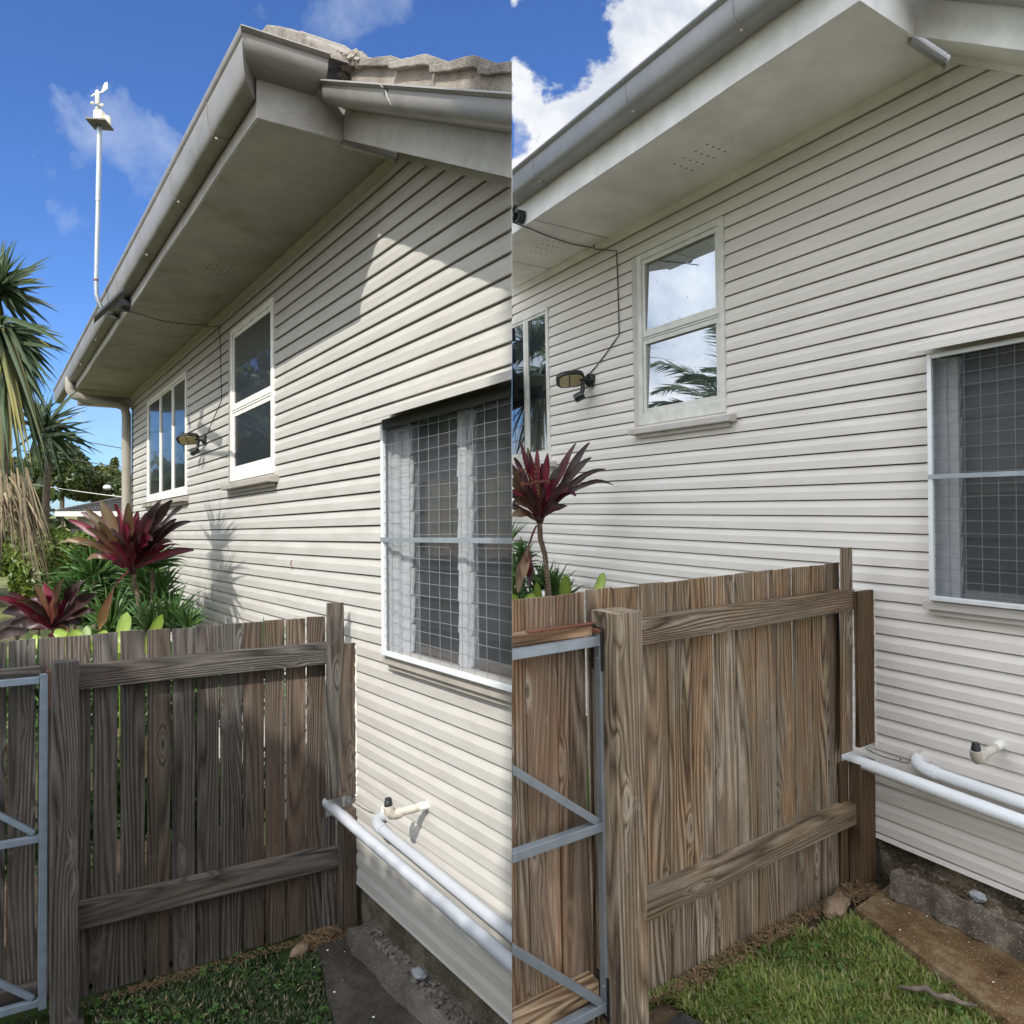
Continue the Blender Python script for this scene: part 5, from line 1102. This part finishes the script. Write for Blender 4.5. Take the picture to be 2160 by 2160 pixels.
mb = MB(); tp = [P5(1005, 830, YC), P5(1020, 920, YC), P5(1042, 1020, YC), P5(1062, 1120, YC), P5(1080, 1240, YC)]; b_ = L.P(8.45, 0.80, -2.8); tp.append(b_); pts = []; rs_ = []
for i in range(len(tp)-1):
    m_ = 14 if i < 4 else 40
    for j in range(m_): pts.append(tp[i].lerp(tp[i+1], j/m_)); rs_.append(pm*(5.2 if j % 2 else 4.3))
mb.tube(pts, rs_, 9); mb.build('trunk', MAT['trunk'], T, 'L')
mb = MB(); mb.tube([tp[0], base, base+Vector((0, 0, 22*pm))], [5*pm, 9*pm, 5*pm], 9); mb.build('growing_tip', MAT['cord_d'], T, 'L', smooth=True)
leaf_obj(T, 'L', MAT['cord_a'], P5(975, 800, YC), P5(860, 930, YC), 4*pm, prof='strap', name='leaf_stalk')
leaf_obj(T, 'L', MAT['cord_e'], P5(862, 925, YC), P5(750, 1250, YC), 20*pm, arch=.05, wave=.3)
# left low cordyline
Y2 = 7.0; base = P5(400, 1240, Y2); p2 = Y2/1560
T = thing('cordyline', (base.x, base.y, -2.8), 'low dark red cordyline without a trunk in the left garden bed', 'plant')
lv = [(0, 990, 36, .15, 'c'), (60, 960, 30, .1, 'a'), (340, 885, 34, 0, 'b'), (485, 840, 36, 0, 'c'), (640, 845, 28, .02, 'd'), (735, 950, 32, .06, 'd'), (15, 1105, 30, .2, 'a'), (-60, 1240, 34, .15, 'd'), (130, 1320, 30, .35, 'd'), (720, 1090, 26, .1, 'd'), (230, 1000, 34, .06, 'a'), (440, 900, 26, 0, 'b'), (560, 980, 30, .03, 'd'), (150, 1110, 30, .15, 'c'), (-60, 1330, 34, .2, 'd'), (620, 1180, 26, .15, 'd'), (430, 1330, 30, .3, 'b'), (520, 1250, 26, .2, 'e'), (300, 950, 30, .02, 'a'), (80, 1210, 30, .2, 'd')]
cordyline(T, 'L', base, P5, lv, Y2, 10, p2, 2)
# right cordyline
YR = R.P(2.3, 0.363, -0.08).y; P6 = lambda x, y, Y: at(1080+0.2174*x, 880+0.2174*y, Y); base = P6(270, 1000, YR); pr = YR/1560
T = thing('cordyline', R.P(2.3, 0.32, -1.06), 'tall burgundy cordyline with flower sprays beside the pale grey wall', 'plant')
lv = [(80, 235, 20, .02, 'b'), (150, 270, 24, .0, 'c'), (245, 268, 22, 0, 'b'), (348, 325, 25, 0, 'b'), (620, 222, 24, .03, 'a'), (750, 212, 26, .05, 'd'), (768, 350, 24, .08, 'd'), (905, 495, 20, .22, 'd'), (835, 465, 18, .08, 'c'), (982, 602, 16, .22, 'd'), (620, 742, 30, .55, 'b'), (5, 800, 34, .3, 'c'), (-10, 950, 30, .3, 'e'), (-60, 400, 26, .1, 'c'), (-90, 560, 26, .2, 'c'), (20, 360, 22, .05, 'a'), (470, 430, 22, .02, 'd'), (560, 560, 22, .06, 'd'), (200, 420, 26, 0, 'b'), (330, 520, 26, 0, 'a'), (100, 640, 26, .1, 'd'), (640, 660, 14, .12, 'a'), (420, 640, 18, .02, 'a'), (-80, 700, 26, .2, 'a'), (170, 330, 18, 0, 'b'), (290, 430, 22, 0, 'b')]
cordyline(T, 'R', base, P6, lv, YR, 22, pr*0.85, 3)
mb = MB(); tp = [P6(268, 1030, YR), P6(275, 1180, YR), P6(318, 1330, YR), P6(335, 1500, YR), P6(362, 1720, YR), R.P(2.28, 0.31, -1.07)]; pts = []; rs_ = []
for i in range(len(tp)-1):
    m_ = 14 if i < 4 else 40
    for j in range(m_): pts.append(tp[i].lerp(tp[i+1], j/m_)); rs_.append(pr*(6.2 if j % 2 else 5.2))
mb.tube(pts, rs_, 10); mb.build('trunk', MAT['trunk'], T, 'R')
mb = MB(); mb.tube([tp[0], base, base+Vector((0, 0, 20*pr))], [6*pr, 9*pr, 5*pr], 9); mb.build('growing_tip', MAT['cord_d'], T, 'R', smooth=True)
for a, b, w, m_ in (((240, 1050), (165, 1250), 5, 'a'),): leaf_obj(T, 'R', MAT['cord_'+m_], P6(*a, YR), P6(*b, YR), w*pr, prof='strap', name='leaf_stalk')
for a, b, w, m_ in (((165, 1240), (60, 1700), 24, 'e'), ((160, 1250), (175, 1640), 16, 'a'), ((150, 1260), (110, 1560), 20, 'e')): leaf_obj(T, 'R', MAT['cord_'+m_], P6(*a, YR), P6(*b, YR-0.05), w*pr, arch=.04, wave=.25)
for k_, (x0, y0, x1, y1) in enumerate([(230, 590, 235, 410), (215, 620, 60, 500), (240, 630, 380, 640), (235, 640, 265, 770), (220, 640, 90, 660)]):
    mb = MB(); n_ = 26
    for i in range(n_):
        p = P6(x0+(x1-x0)*i/n_, y0+(y1-y0)*i/n_-10*math.sin(i/n_*3), YR-0.10)
        if i % 2 == 0 and i: mb.tube([prev, p], 0.0015, 4)
        prev = p if i % 2 == 0 or i == 0 else prev
        q = p + Vector((jit(1), jit(1), jit(1)))*0.006; mb.lump(tuple(q), (0.0035,)*3, i, 0.1, 1)
    mb.build('flower_spray', MAT['rust'], T, 'R')
# lilies
def lily(side, P, Y, k_, leaves, label, gr):
    b0 = leaves[0]; b1 = P(b0[0], b0[1], Y); T = thing('lily', (b1.x, b1.y, -2.95 if side == 'L' else -1.1), label, 'plant', gr)
    for (x0, y0, x1, y1, w, ar) in leaves:
        q0 = P(x0, y0, Y); mb = MB(); mb.tube([q0, Vector((q0.x+jit(.03), q0.y+.02, -3.0 if side == 'L' else -1.15))], 0.006*k_+.002, 6); mb.build('stalk', MAT['lily'], T, side)
        leaf_obj(T, side, MAT['lily'], q0, P(x1, y1, Y+jit(0.1)*k_), w*Y/1560, arch=ar, fold=0.12, prof='strap', face=Vector((0.2, -1, 0.2)), wave=0.06)
YL = L.P(5.7, 1.2, 0).y
lily('L', P5, YL, 1, [(900, 1420, 960, 1112, 28, .02), (1090, 1420, 1225, 1128, 24, -.05), (1000, 1400, 870, 1290, 20, .25)], 'broad yellow green leaves rising beside the thin left trunk', 'lilies behind the grey fence')
lily('L', P5, YL+0.2, 1, [(560, 1400, 400, 1280, 22, .5), (480, 1420, 620, 1290, 22, .5), (650, 1420, 655, 1215, 20, 0), (700, 1400, 820, 1280, 18, .4), (330, 1420, 240, 1310, 20, .4)], 'low arching yellow green leaves left of the thin left trunk', 'lilies behind the grey fence')
YL2 = R.P(1.35, 0.9, 0).y+0.15
lily('R', P6, YL2, 0.4, [(510, 1820, 515, 1530, 26, 0), (790, 1820, 890, 1505, 22, -.04)], 'two upright yellow green leaves showing above the brown fence', 'lilies behind the brown fence')
lily('R', P6, YL2, 0.4, [(275, 1850, 235, 1600, 16, -.05), (120, 1790, 245, 1745, 16, .3), (60, 1800, -40, 1760, 14, .4)], 'low curled yellow green leaves at the seam behind the brown gate', 'lilies behind the brown fence')
# dracaena rosettes
def rosette(T, side, c, ln, wd, n, seed, up=0.35, mat='drac', lo=-0.25, par=None):
    rs = random.Random(seed); mb = MB()
    for i in range(n):
        a = rs.uniform(0, 6.283); el = rs.uniform(lo, 1.35); l_ = ln*rs.uniform(0.65, 1.05)
        tip = c + Vector((math.cos(a)*math.cos(el), math.sin(a)*math.cos(el), math.sin(el)))*l_
        leaf_mesh(mb, c + Vector((rs.uniform(-1, 1), rs.uniform(-1, 1), rs.uniform(-2, 1)))*ln*0.04, tip, wd*rs.uniform(.7, 1.1), arch=rs.uniform(0.05, 0.25), fold=0.3, prof='blade', n=5, curl=rs.uniform(0, .2), rnd=rs.random())
    return mb.build('rosette', MAT[mat], T, side, smooth='all')
YD = 8.2; T = thing('dracaena', (P5(900, 1100, YD).x, YD, -2.8), 'thick green dracaena with narrow leaves between the left cordylines and the wall', 'plant')
for i, (x, y, l_) in enumerate([(745, 960, 300), (720, 780, 260), (930, 1060, 300), (1080, 820, 240), (1150, 700, 190), (880, 900, 260), (1130, 1150, 260), (640, 1120, 240), (820, 1180, 280), (1010, 1180, 260), (1200, 950, 210), (560, 950, 200), (1230, 1190, 170)]):
    c = P5(x, y, YD+jit(0.35)); c.z -= 0.1; rosette(T, 'L', c, l_*1.55*0.2795*YD/1560, 6.8*YD/1560, 64, 20+i)
    mb = MB(); mb.tube([c, Vector((c.x+jit(.1), c.y, -2.8))], 0.02, 6); mb.build('stem', MAT['trunk'], T, 'L')
YD2 = 7.2; T = thing('dracaena', (P5(1350, 1100, YD2).x, YD2, -2.8), 'spiky green dracaena tufts against the sunlit cream wall', 'plant')
for i, (x, y, l_) in enumerate([(1290, 1210, 270), (1420, 1230, 170), (1350, 1250, 200), (1120, 1250, 260)]):
    c = P5(x, y, YD2+jit(0.1)); rosette(T, 'L', c, l_*1.35*0.2795*YD2/1560, 5.5*YD2/1560, 40, 50+i, lo=0.3)
YD3 = YR+0.25; T = thing('dracaena', tuple(P6(150, 1700, YD3)-Vector((0, 0, 0.4))), 'spiky green dracaena behind the right cordyline trunk', 'plant')
for i, (x, y, l_, lo_) in enumerate([(-40, 1250, 300, -.3), (60, 1500, 320, -.2), (390, 1780, 420, .75), (250, 1700, 330, .4), (480, 1800, 330, .5), (-20, 1700, 350, 0), (120, 1350, 220, -.2), (330, 1620, 260, .3), (60, 1800, 300, .1), (180, 1820, 260, .2), (-20, 1560, 280, -.2)]):
    c = P6(x, y, YD3+jit(0.05)); rosette(T, 'R', c, l_*0.2174*YD3/1560, 5.5*YD3/1560, 30, 70+i, lo=lo_)
    mb = MB(); mb.tube([c, Vector((c.x+jit(.03), c.y, -1.15))], 0.006, 6); mb.build('stem', MAT['trunk'], T, 'R')
Tg = thing('dracaena', tuple(L.P(6.1, 1.4, -2.8)), 'dark leafy undergrowth close behind the grey fence palings', 'plant')
for i in range(14):
    a = 5.9+random.random()*.5; w_ = 0.35+i*0.125; c = L.P(a, w_, -1.25+jit(.15)); rosette(Tg, 'L', c, .55, .045, 34, 190+i, lo=-0.9)
    c = L.P(a, w_+.05, -2.1+jit(.15)); rosette(Tg, 'L', c, .5, .045, 26, 220+i, lo=-0.5)
    mb = MB(); mb.tube([c+Vector((0, 0, .85)), c+Vector((0, 0, -.8))], 0.015, 6); mb.build('stem', MAT['trunk'], Tg, 'L')
# yuccas
def yucca(label, head, P, leaves, Y, wpx, dead, extra, trunk_to, seed, spread=0.6):
    rs = random.Random(seed); c = P(*head, Y); T = thing('yucca_tree', (c.x, c.y, -2.9), label, 'tree'); k_ = Y/1560
    for x, y, m in leaves:
        for rpt in range(3):
            tip = P(x+rs.uniform(-35, 35)*rpt, y+rs.uniform(-35, 35)*rpt, Y+rs.uniform(-spread, spread)); dn = 1 if y > head[1]+60 else 0
            leaf_obj(T, 'L', MAT[m], c + Vector((rs.uniform(-1, 1), rs.uniform(-1, 1), rs.uniform(-2, 2)))*k_*14, tip, wpx*k_*rs.uniform(.8, 1.15), arch=(rs.uniform(.04, .15) if dn else rs.uniform(0, .08)), fold=0.22, prof='blade', n=8)
    for i in range(extra):
        a = rs.uniform(0, 6.283); el = rs.uniform(-1.45, 0.25) if dead else rs.uniform(-0.9, 1.3); ln = rs.uniform(90, 150)*k_*(1.3 if dead and el < -0.6 else 0.8)
        tip = c + Vector((math.cos(a)*math.cos(el), math.sin(a)*math.cos(el), math.sin(el)))*ln
        leaf_obj(T, 'L', MAT['yucca' if rs.random() < .75 else 'yucca_y'], c, tip, wpx*k_, arch=0.15, fold=.22, prof='blade', n=7)
    if dead:
        mb = MB()
        for i in range(150):
            x0, y0 = rs.uniform(-6, 60), rs.uniform(985, 1085); q = (x0+6)/66; x1 = 4 + q*100 + rs.uniform(-22, 16); y1 = 1120+q*110+rs.uniform(-100, 50)
            dy = rs.uniform(-.22, .22); leaf_mesh(mb, at(x0, y0, Y+dy*0.5), at(x1, y1, Y+dy), rs.uniform(1.6, 4.6)*k_, arch=rs.uniform(-.03, .12), fold=0.3, prof='blade', n=5)
        mb.build('dead_skirt', MAT['yucca_dead'], T, 'L', smooth='all')
    mb = MB(); mb.tube([c+Vector((0, .1, -.3)), Vector(trunk_to)+Vector((0, .35, 0))], [0.04, 0.06], 12); mb.build('trunk', MAT['bark'], T, 'L', smooth=True)
    return T
P3 = lambda x, y, Y: at(0.2795*x, 500+0.2795*y, Y)
yucca('big yucca with upright blades and a straw skirt at the left edge', (-10, 420), P3, [(15, 0, 'yucca'), (50, 30, 'yucca'), (130, 20, 'yucca'), (205, 100, 'yucca'), (350, 185, 'yucca'), (360, 355, 'yucca'), (290, 505, 'yucca'), (290, 572, 'yucca'), (215, 265, 'yucca'), (150, 160, 'yucca'), (-60, 60, 'yucca'), (-150, 200, 'yucca'), (280, 620, 'yucca')], 6.0, 10, False, 90, at(-90, 1240, 6.0), 5)
yucca('big yucca head drooping with yellowed blades below the upright one', (10, 700), P3, [(510, 742, 'yucca'), (515, 855, 'yucca'), (492, 892, 'yucca'), (415, 1000, 'yucca'), (400, 1110, 'yucca'), (300, 1065, 'yucca'), (385, 1160, 'yucca'), (250, 1000, 'yucca'), (200, 1560, 'yucca_y'), (105, 1780, 'yucca_y'), (235, 1700, 'yucca_y'), (330, 1640, 'yucca_y'), (375, 1780, 'yucca'), (360, 1930, 'yucca'), (30, 1800, 'yucca_y'), (60, 1700, 'yucca'), (290, 1500, 'yucca_y'), (340, 1450, 'yucca'), (150, 1900, 'yucca'), (250, 1900, 'yucca'), (20, 1950, 'yucca'), (380, 1320, 'yucca'), (-100, 1600, 'yucca'), (-80, 1200, 'yucca')], 5.8, 10.5, True, 90, at(-90, 1300, 5.8), 6)
yucca('smaller dark yucca head standing between the big yucca and the gutter', (330, 1460), P3, [(375, 1160, 'yucca'), (410, 1200, 'yucca'), (500, 1260, 'yucca'), (570, 1310, 'yucca'), (668, 1295, 'yucca'), (705, 1435, 'yucca'), (682, 1475, 'yucca'), (730, 1650, 'yucca'), (640, 1570, 'yucca'), (480, 1870, 'yucca'), (420, 1760, 'yucca'), (560, 1720, 'yucca'), (300, 1180, 'yucca'), (200, 1700, 'yucca'), (455, 1230, 'yucca'), (590, 1690, 'yucca')], 9.6, 7.5, False, 26, at(50, 1290, 9.9), 7, 0.9)
# foliage clumps
def crown(T, side, c, r, n, size, mat, seed, name='crown', lumps=7, kind=None):
    rg = np.random.default_rng(seed); cs = [(np.array([0, 0, 0.]), 0.72)]
    for i in range(lumps):
        d = rg.normal(size=3); d /= np.linalg.norm(d); cs.append((d*0.55*np.array([1, 1, .8]), rg.uniform(0.30, 0.50)))
    ci = rg.integers(0, len(cs), n); d = rg.normal(size=(n, 3)); d /= np.linalg.norm(d, axis=1)[:, None]
    rad = rg.uniform(0.72, 1.0, n)**0.6
    pos = np.array([cs[i][0] for i in ci]) + d*(rad*np.array([cs[i][1] for i in ci]))[:, None]*(1+0.25*np.array([noise.noise(Vector(q)*4+Vector((seed, 0, 0))) for q in d]))[:, None]
    P_ = np.array(c) + pos*np.array(r); nr = d + rg.normal(size=(n, 3))*0.7; nr /= np.linalg.norm(nr, axis=1)[:, None]
    a = np.cross(nr, rg.normal(size=(n, 3))); a /= np.linalg.norm(a, axis=1)[:, None]; b = np.cross(nr, a); s_ = size*rg.uniform(.6, 1.3, n)
    V = np.stack([P_-a*s_[:, None], P_-b*s_[:, None]*.45, P_+a*s_[:, None], P_+b*s_[:, None]*.45], 1).reshape(-1, 3)
    rn = rg.random(n); G = np.stack([np.tile([.5, 0, .5, 1], n), np.tile([0, .5, 1, .5], n), np.repeat(rn, 4)], 1)
    mb = MB(); mb.v = [Vector(v) for v in V]; mb.g = [Vector(v) for v in G]; mb.f = [(4*i, 4*i+1, 4*i+2, 4*i+3) for i in range(n)]
    return mb.build(name, MAT[mat], T, side, kind=kind)
def tree(label, c, r, n, size, mat, seed, gz, group=None, name='leafy_tree', cat='tree', side='L', lumps=8):
    T = thing(name, (c[0], c[1], gz), label, cat, group); crown(T, side, c, r, n, size, mat, seed, lumps=lumps)
    mb = MB(); mb.tube([(c[0], c[1], gz), (c[0]+r[0]*.05, c[1], c[2]-r[2]*.5), (c[0], c[1], c[2])], [r[0]*.08, r[0]*.06, r[0]*.03], 8)
    for i in range(4):
        a = i*1.6+seed; mb.tube([(c[0], c[1], c[2]-r[2]*.5), (c[0]+r[0]*.5*math.cos(a), c[1]+r[1]*.5*math.sin(a), c[2]+r[2]*.2)], [r[0]*.04, r[0]*.015], 6)
    mb.build('trunk', MAT['wood_tree'], T, side); return T
def tpx(x, y, rx, ry, Y): c = at(x, y, Y); return (c.x, c.y, c.z), (rx/1560*Y, rx/1560*Y, ry/1560*Y)
for lab, (x, y, rx, ry, Y), n, sz, m, sd_ in [
    ('round dark tree behind the dark yucca head', (128, 990, 72, 84, 42), 16000, .17, 'tree', 11), ('tall tree with olive crown beyond the far roof', (212, 1022, 74, 56, 46), 14000, .17, 'tree2', 12),
    ('small pointed tree standing above the distant tree line', (241, 988, 9, 28, 50), 2500, .13, 'tree2', 13), ('dense dark tree between far roof and downpipe', (262, 1040, 52, 46, 44), 10000, .17, 'tree', 14), ('dark tree low behind the straw skirt', (40, 1010, 55, 55, 50), 12000, .2, 'tree', 15)]:
    c, r = tpx(x, y, rx, ry, Y); tree(lab, c, r, n, sz, m, sd_, -3.05, 'trees beyond the far roof')
for lab, (x, y, rx, ry, Y), n, sz, m, sd_ in [
    ('yellow green shrub close behind the low dark red cordyline', (78, 1195, 62, 100, 8.8), 11000, .055, 'bush', 24), ('bright leafy shrub under the straw skirt', (30, 1140, 90, 110, 11), 9000, .075, 'bush', 21), ('leafy shrub left of the tall left cordyline', (140, 1175, 62, 70, 13), 8000, .08, 'bush', 22), ('low shrub at the far end of the left garden', (235, 1190, 70, 60, 15), 5000, .09, 'bush', 23)]:
    c, r = tpx(x, y, rx, ry, Y); tree(lab, c, r, n, sz, m, sd_, -2.95, 'shrubs in the left garden', 'leafy_shrub', 'shrub')
# far house
T = thing('distant_house', at(220, 1260, 24), 'distant house with dark tiled hip roof beyond the left garden', 'house')
Yh = 24; a = at(122, 1080, Yh); b = at(205, 1034, Yh); c = at(246, 1034, Yh); d = at(330, 1084, Yh); ez = a.z
mb = MB(); rows = 13
def hipface(A, B, C_, D_, nx):
    for i in range(rows):
        t0, t1 = i/rows, (i+1)/rows; l0 = A.lerp(B, t0); l1 = A.lerp(B, t1); r0 = D_.lerp(C_, t0); r1 = D_.lerp(C_, t1)
        for j in range(nx):
            u0, u1 = j/nx, (j+1)/nx; um = (u0+u1)/2; o = Vector((0, -0.05, 0.03))
            mb.add([l0.lerp(r0, u0), l0.lerp(r0, um)+o, l0.lerp(r0, u1), l1.lerp(r1, u1), l1.lerp(r1, um), l1.lerp(r1, u0)], [(0, 1, 4, 5), (1, 2, 3, 4)])
bk = Vector((0, 7, 0))
hipface(a+Vector((0, 0, 0)), b+bk*.5, c+bk*.5, d, 26); hipface(a+bk, b+bk*.5, b+bk*.5+Vector((.01, 0, 0)), a, 12); mb.build('roof', MAT['farroof'], T, 'L')
mb = MB(); mb.tube([a, b+bk*.5, c+bk*.5, d], 0.09, 6); mb.build('ridge_cap', MAT['farroof'], T, 'L')
mb = MB(); mb.box(None, a.x+.4, d.x-.4, Yh+.4, Yh+6, -3.0, ez-0.05); mb.build('wall', MAT['farwall'], T, 'L')
mb = MB(); mb.box(None, a.x-.05, d.x+.1, Yh-.08, Yh+.05, ez-.14, ez+.02); mb.build('gutter', MAT['farwall'], T, 'L')
for x0, x1 in ((150, 175), (200, 235)):
    p0 = at(x0, 1110, Yh+.38); p1 = at(x1, 1150, Yh+.38); mb = MB(); mb.box(None, p0.x, p1.x, Yh+.36, Yh+.40, p1.z, p0.z); mb.build('window', MAT['room'], T, 'L')
mb = MB(); p = at(226, 1034, Yh+3); mb.lump(tuple(p+Vector((0, 0, .1))), (.14, .14, .10), 1, 0.05, 2); mb.build('roof_ventilator', MAT['alu'], T, 'L')
# wires
for lab, p, q, sag, r_, m in [('upper dark power line crossing the sky left of the downpipe', (-60, 880), (300, 953), 3, .012, 'cable'), ('lower dark power line crossing the sky left of the downpipe', (-60, 930), (300, 992), 3, .011, 'cable'), ('pale service cable running low in front of the distant roof', (60, 1020), (300, 1053), 2, .012, 'farwall')]:
    mb = MB(); mb.tube([at(p[0]+(q[0]-p[0])*t/10, p[1]+(q[1]-p[1])*t/10+sag*math.sin(math.pi*t/10), 19) for t in range(11)], r_, 5); o = mb.build('power_line', MAT[m], None, 'L'); tag(o, lab, 'power line')
# ================================================================== OUT OF FRAME: added sun blockers, and what the windows mirror
def clipped(label, x0, x1, y0, y1, top, gz, n, size, seed, name):
    """unseen sun blocker built as a dense clipped conifer mass; top = function x -> height"""
    T = thing(name, ((x0+x1)/2, (y0+y1)/2, gz), label, 'hedge' if 'hedge' in name else 'tree'); mb = MB(); nx = 40; vs = []; m_ = 0
    for i in range(nx+1):
        x = x0+(x1-x0)*i/nx; z = top(x)
        vs += [(x, y0, gz), (x, y0, z-.06), (x, y1, z-.06), (x, y1, gz)]
    fs = [(4*i+j, 4*i+j+1, 4*i+j+5, 4*i+j+4) for i in range(nx) for j in range(3)] + [(0, 1, 2, 3), (4*nx+3, 4*nx+2, 4*nx+1, 4*nx)]
    mb.add(vs, fs); mb.build('opaque_core', MAT['hedge'], T, None)  # solid core so no sun leaks through the blocker
    rs = random.Random(seed); mb = MB()
    for i in range(n):
        f = rs.random(); x = rs.uniform(x0, x1); z = rs.uniform(gz, top(x))
        if f < .3: p = Vector((x, y0, z))
        elif f < .6: p = Vector((x, y1, z))
        elif f < .8: p = Vector((x, rs.uniform(y0, y1), top(x)-.05))
        else: xx = x0 if rs.random() < .5 else x1; p = Vector((xx, rs.uniform(y0, y1), rs.uniform(gz, top(xx))))
        d = Vector((rs.gauss(0, 1), rs.gauss(0, 1), rs.gauss(0, 1)+.5)).normalized()*size; e = d.orthogonal().normalized()*size*.4
        mb.add([p-d*.3, p+d*.3-e, p+d, p+d*.3+e], [(0, 1, 2, 3)], [(.5, 0, rs.random()), (0, .5, .5), (.5, 1, .5), (1, .5, .5)])
    mb.build('foliage', MAT['hedge'], T, None); return T
def skyline(pts):
    def f(x):
        if x <= pts[0][0]: return pts[0][1]
        for (xa, za), (xb, zb) in zip(pts[:-1], pts[1:]):
            if x <= xb: return za+(zb-za)*(x-xa)/(xb-xa)
        return pts[-1][1]
    return f
clipped('unseen clipped conifer hedge behind the camera, shaped to shade the grey fence and lawn', -6.4, -2.50, -4.0, -3.2, skyline([(-6.4, 6.2), (-5.6, 6.32), (-4.9, 6.42), (-4.42, 6.25), (-4.22, 5.94), (-4.08, 5.64), (-3.23, 4.94), (-2.5, 4.36)]), -3.05, 9000, .10, 31, 'conifer_hedge')  # unseen; its skyline is shaped to the shade wanted on the left fence
clipped('unseen narrow conifer added behind the camera to keep sun off the pale grey house', -4.20, -1.55, -9.6, -8.0, skyline([(-4.2, 12.9), (-3.2, 12.3), (-1.5, 11.6)]), -3.05, 9000, .12, 32, 'conifer_sun_blocker')  # unseen blocker, added so direct sun misses the right house
def mirror(fr, x, y, t):
    """point seen by reflection in the wall plane at this picture position, t metres beyond it"""
    p = fr.P(*fr.pt(x, y, w=0)); d = p.normalized(); n_ = fr.F.cross(fr.U).normalized(); n_ = n_*(1 if n_.dot(fr.N) < 0 else -1); n_ = (n_ + fr.U*(0.030 if (fr.side == 'R' and x > 1300) else 0)).normalized(); r_ = d - n_*2*d.dot(n_); return p + r_*t
def palm(label, c, ln, nf, gz, seed, lean=0.0):
    T = thing('palm_tree', (c.x, c.y, gz), label, 'tree'); rs = random.Random(seed)
    for i in range(nf):
        a = i*2.399+rs.uniform(-.2, .2); el = 1.25-1.7*(i/nf)+rs.uniform(-.1, .1); mb = MB(); h = Vector((math.cos(a), math.sin(a), 0)); p = c.copy(); n_ = 26; dz = el
        for j in range(n_):
            t = j/n_; e = el-1.25*t*t; stp = (h*math.cos(e)+Vector((0, 0, math.sin(e))))*ln/n_; q = p+stp; s_ = Vector((-h.y, h.x, 0)); u = s_.cross(stp).normalized()
            mb.tube([p, q], ln*.007*(1-t)+.003, 4, cap=False)
            if j > 2:
                for sg in (-1, 1):
                    for kx in (0, .5):
                        l_ = ln*.26*math.sin(math.pi*min(1, .12+t*.85))**.6*rs.uniform(.85, 1.1); dd = (s_*sg*.8+stp.normalized()*.75+u*rs.uniform(-.1, .35)+Vector((0, 0, -.12))).normalized()
                        leaf_mesh(mb, p+stp*kx, p+stp*kx+dd*l_, ln*.018, arch=.04, fold=.2, prof='blade', n=3)
            p = q
        mb.build('frond', MAT['palm'], T, None)
    mb = MB(); mb.tube([c, (c.x, c.y, gz)], [.16, .24], 12); mb.build('trunk', MAT['wood_tree'], T, None); return T
pc = mirror(R, 1556, 890, 8.0); palm('feather palm out in the open left yard, mirrored in the tall right window', pc, 1.55, 26, -3.05, 5)
pc = mirror(R, 1172, 800, 9.0); 
T = thing('yucca_tree', (pc.x, pc.y, -3.05), 'dark branching yucca left of the picture, mirrored in the far right window', 'tree')
for i in range(5):
    c = pc + Vector((jit(.9), jit(.9), jit(.9))); mb = MB(); rs = random.Random(i)
    for j in range(60):
        a = rs.uniform(0, 6.283); el = rs.uniform(-.5, 1.3); l_ = rs.uniform(.8, 1.3); leaf_mesh(mb, c, c+Vector((math.cos(a)*math.cos(el), math.sin(a)*math.cos(el), math.sin(el)))*l_, .07, arch=.08, fold=.2, prof='blade', n=4)
    mb.build('leaf_head', MAT['palm'], T, None)
    mb = MB(); mb.tube([c, pc+Vector((0, 0, -1)), Vector((pc.x, pc.y, -3.05))], [.06, .1, .14], 8); mb.build('trunk', MAT['wood_tree'], T, None)
pc = mirror(L, 560, 985, 14); 
tree('dense dark tree added left of the picture to darken what the left windows mirror', (pc.x-.4, pc.y, pc.z+1.0), (2.7, 2.4, 4.4), 14000, .15, 'tree', 41, -3.05, name='leafy_tree', side='L', lumps=10)  # unseen, added so the left panes mirror dark leaves, not bright sky
pc = mirror(L, 350, 1010, 20)
tree('broad tree out to the left, mirrored low in the wide left window', (pc.x, pc.y, -0.4), (6, 5, 2.6), 9000, .28, 'tree', 42, -3.05, name='leafy_tree', side='L', lumps=10)
pc = mirror(R, 1450, 890, 26)
tree('low tree line out to the far left, mirrored low in the tall right window', (pc.x, pc.y, -0.6), (9, 6, 3.4), 9000, .3, 'tree2', 43, -3.05, name='leafy_tree', side='L', lumps=12)
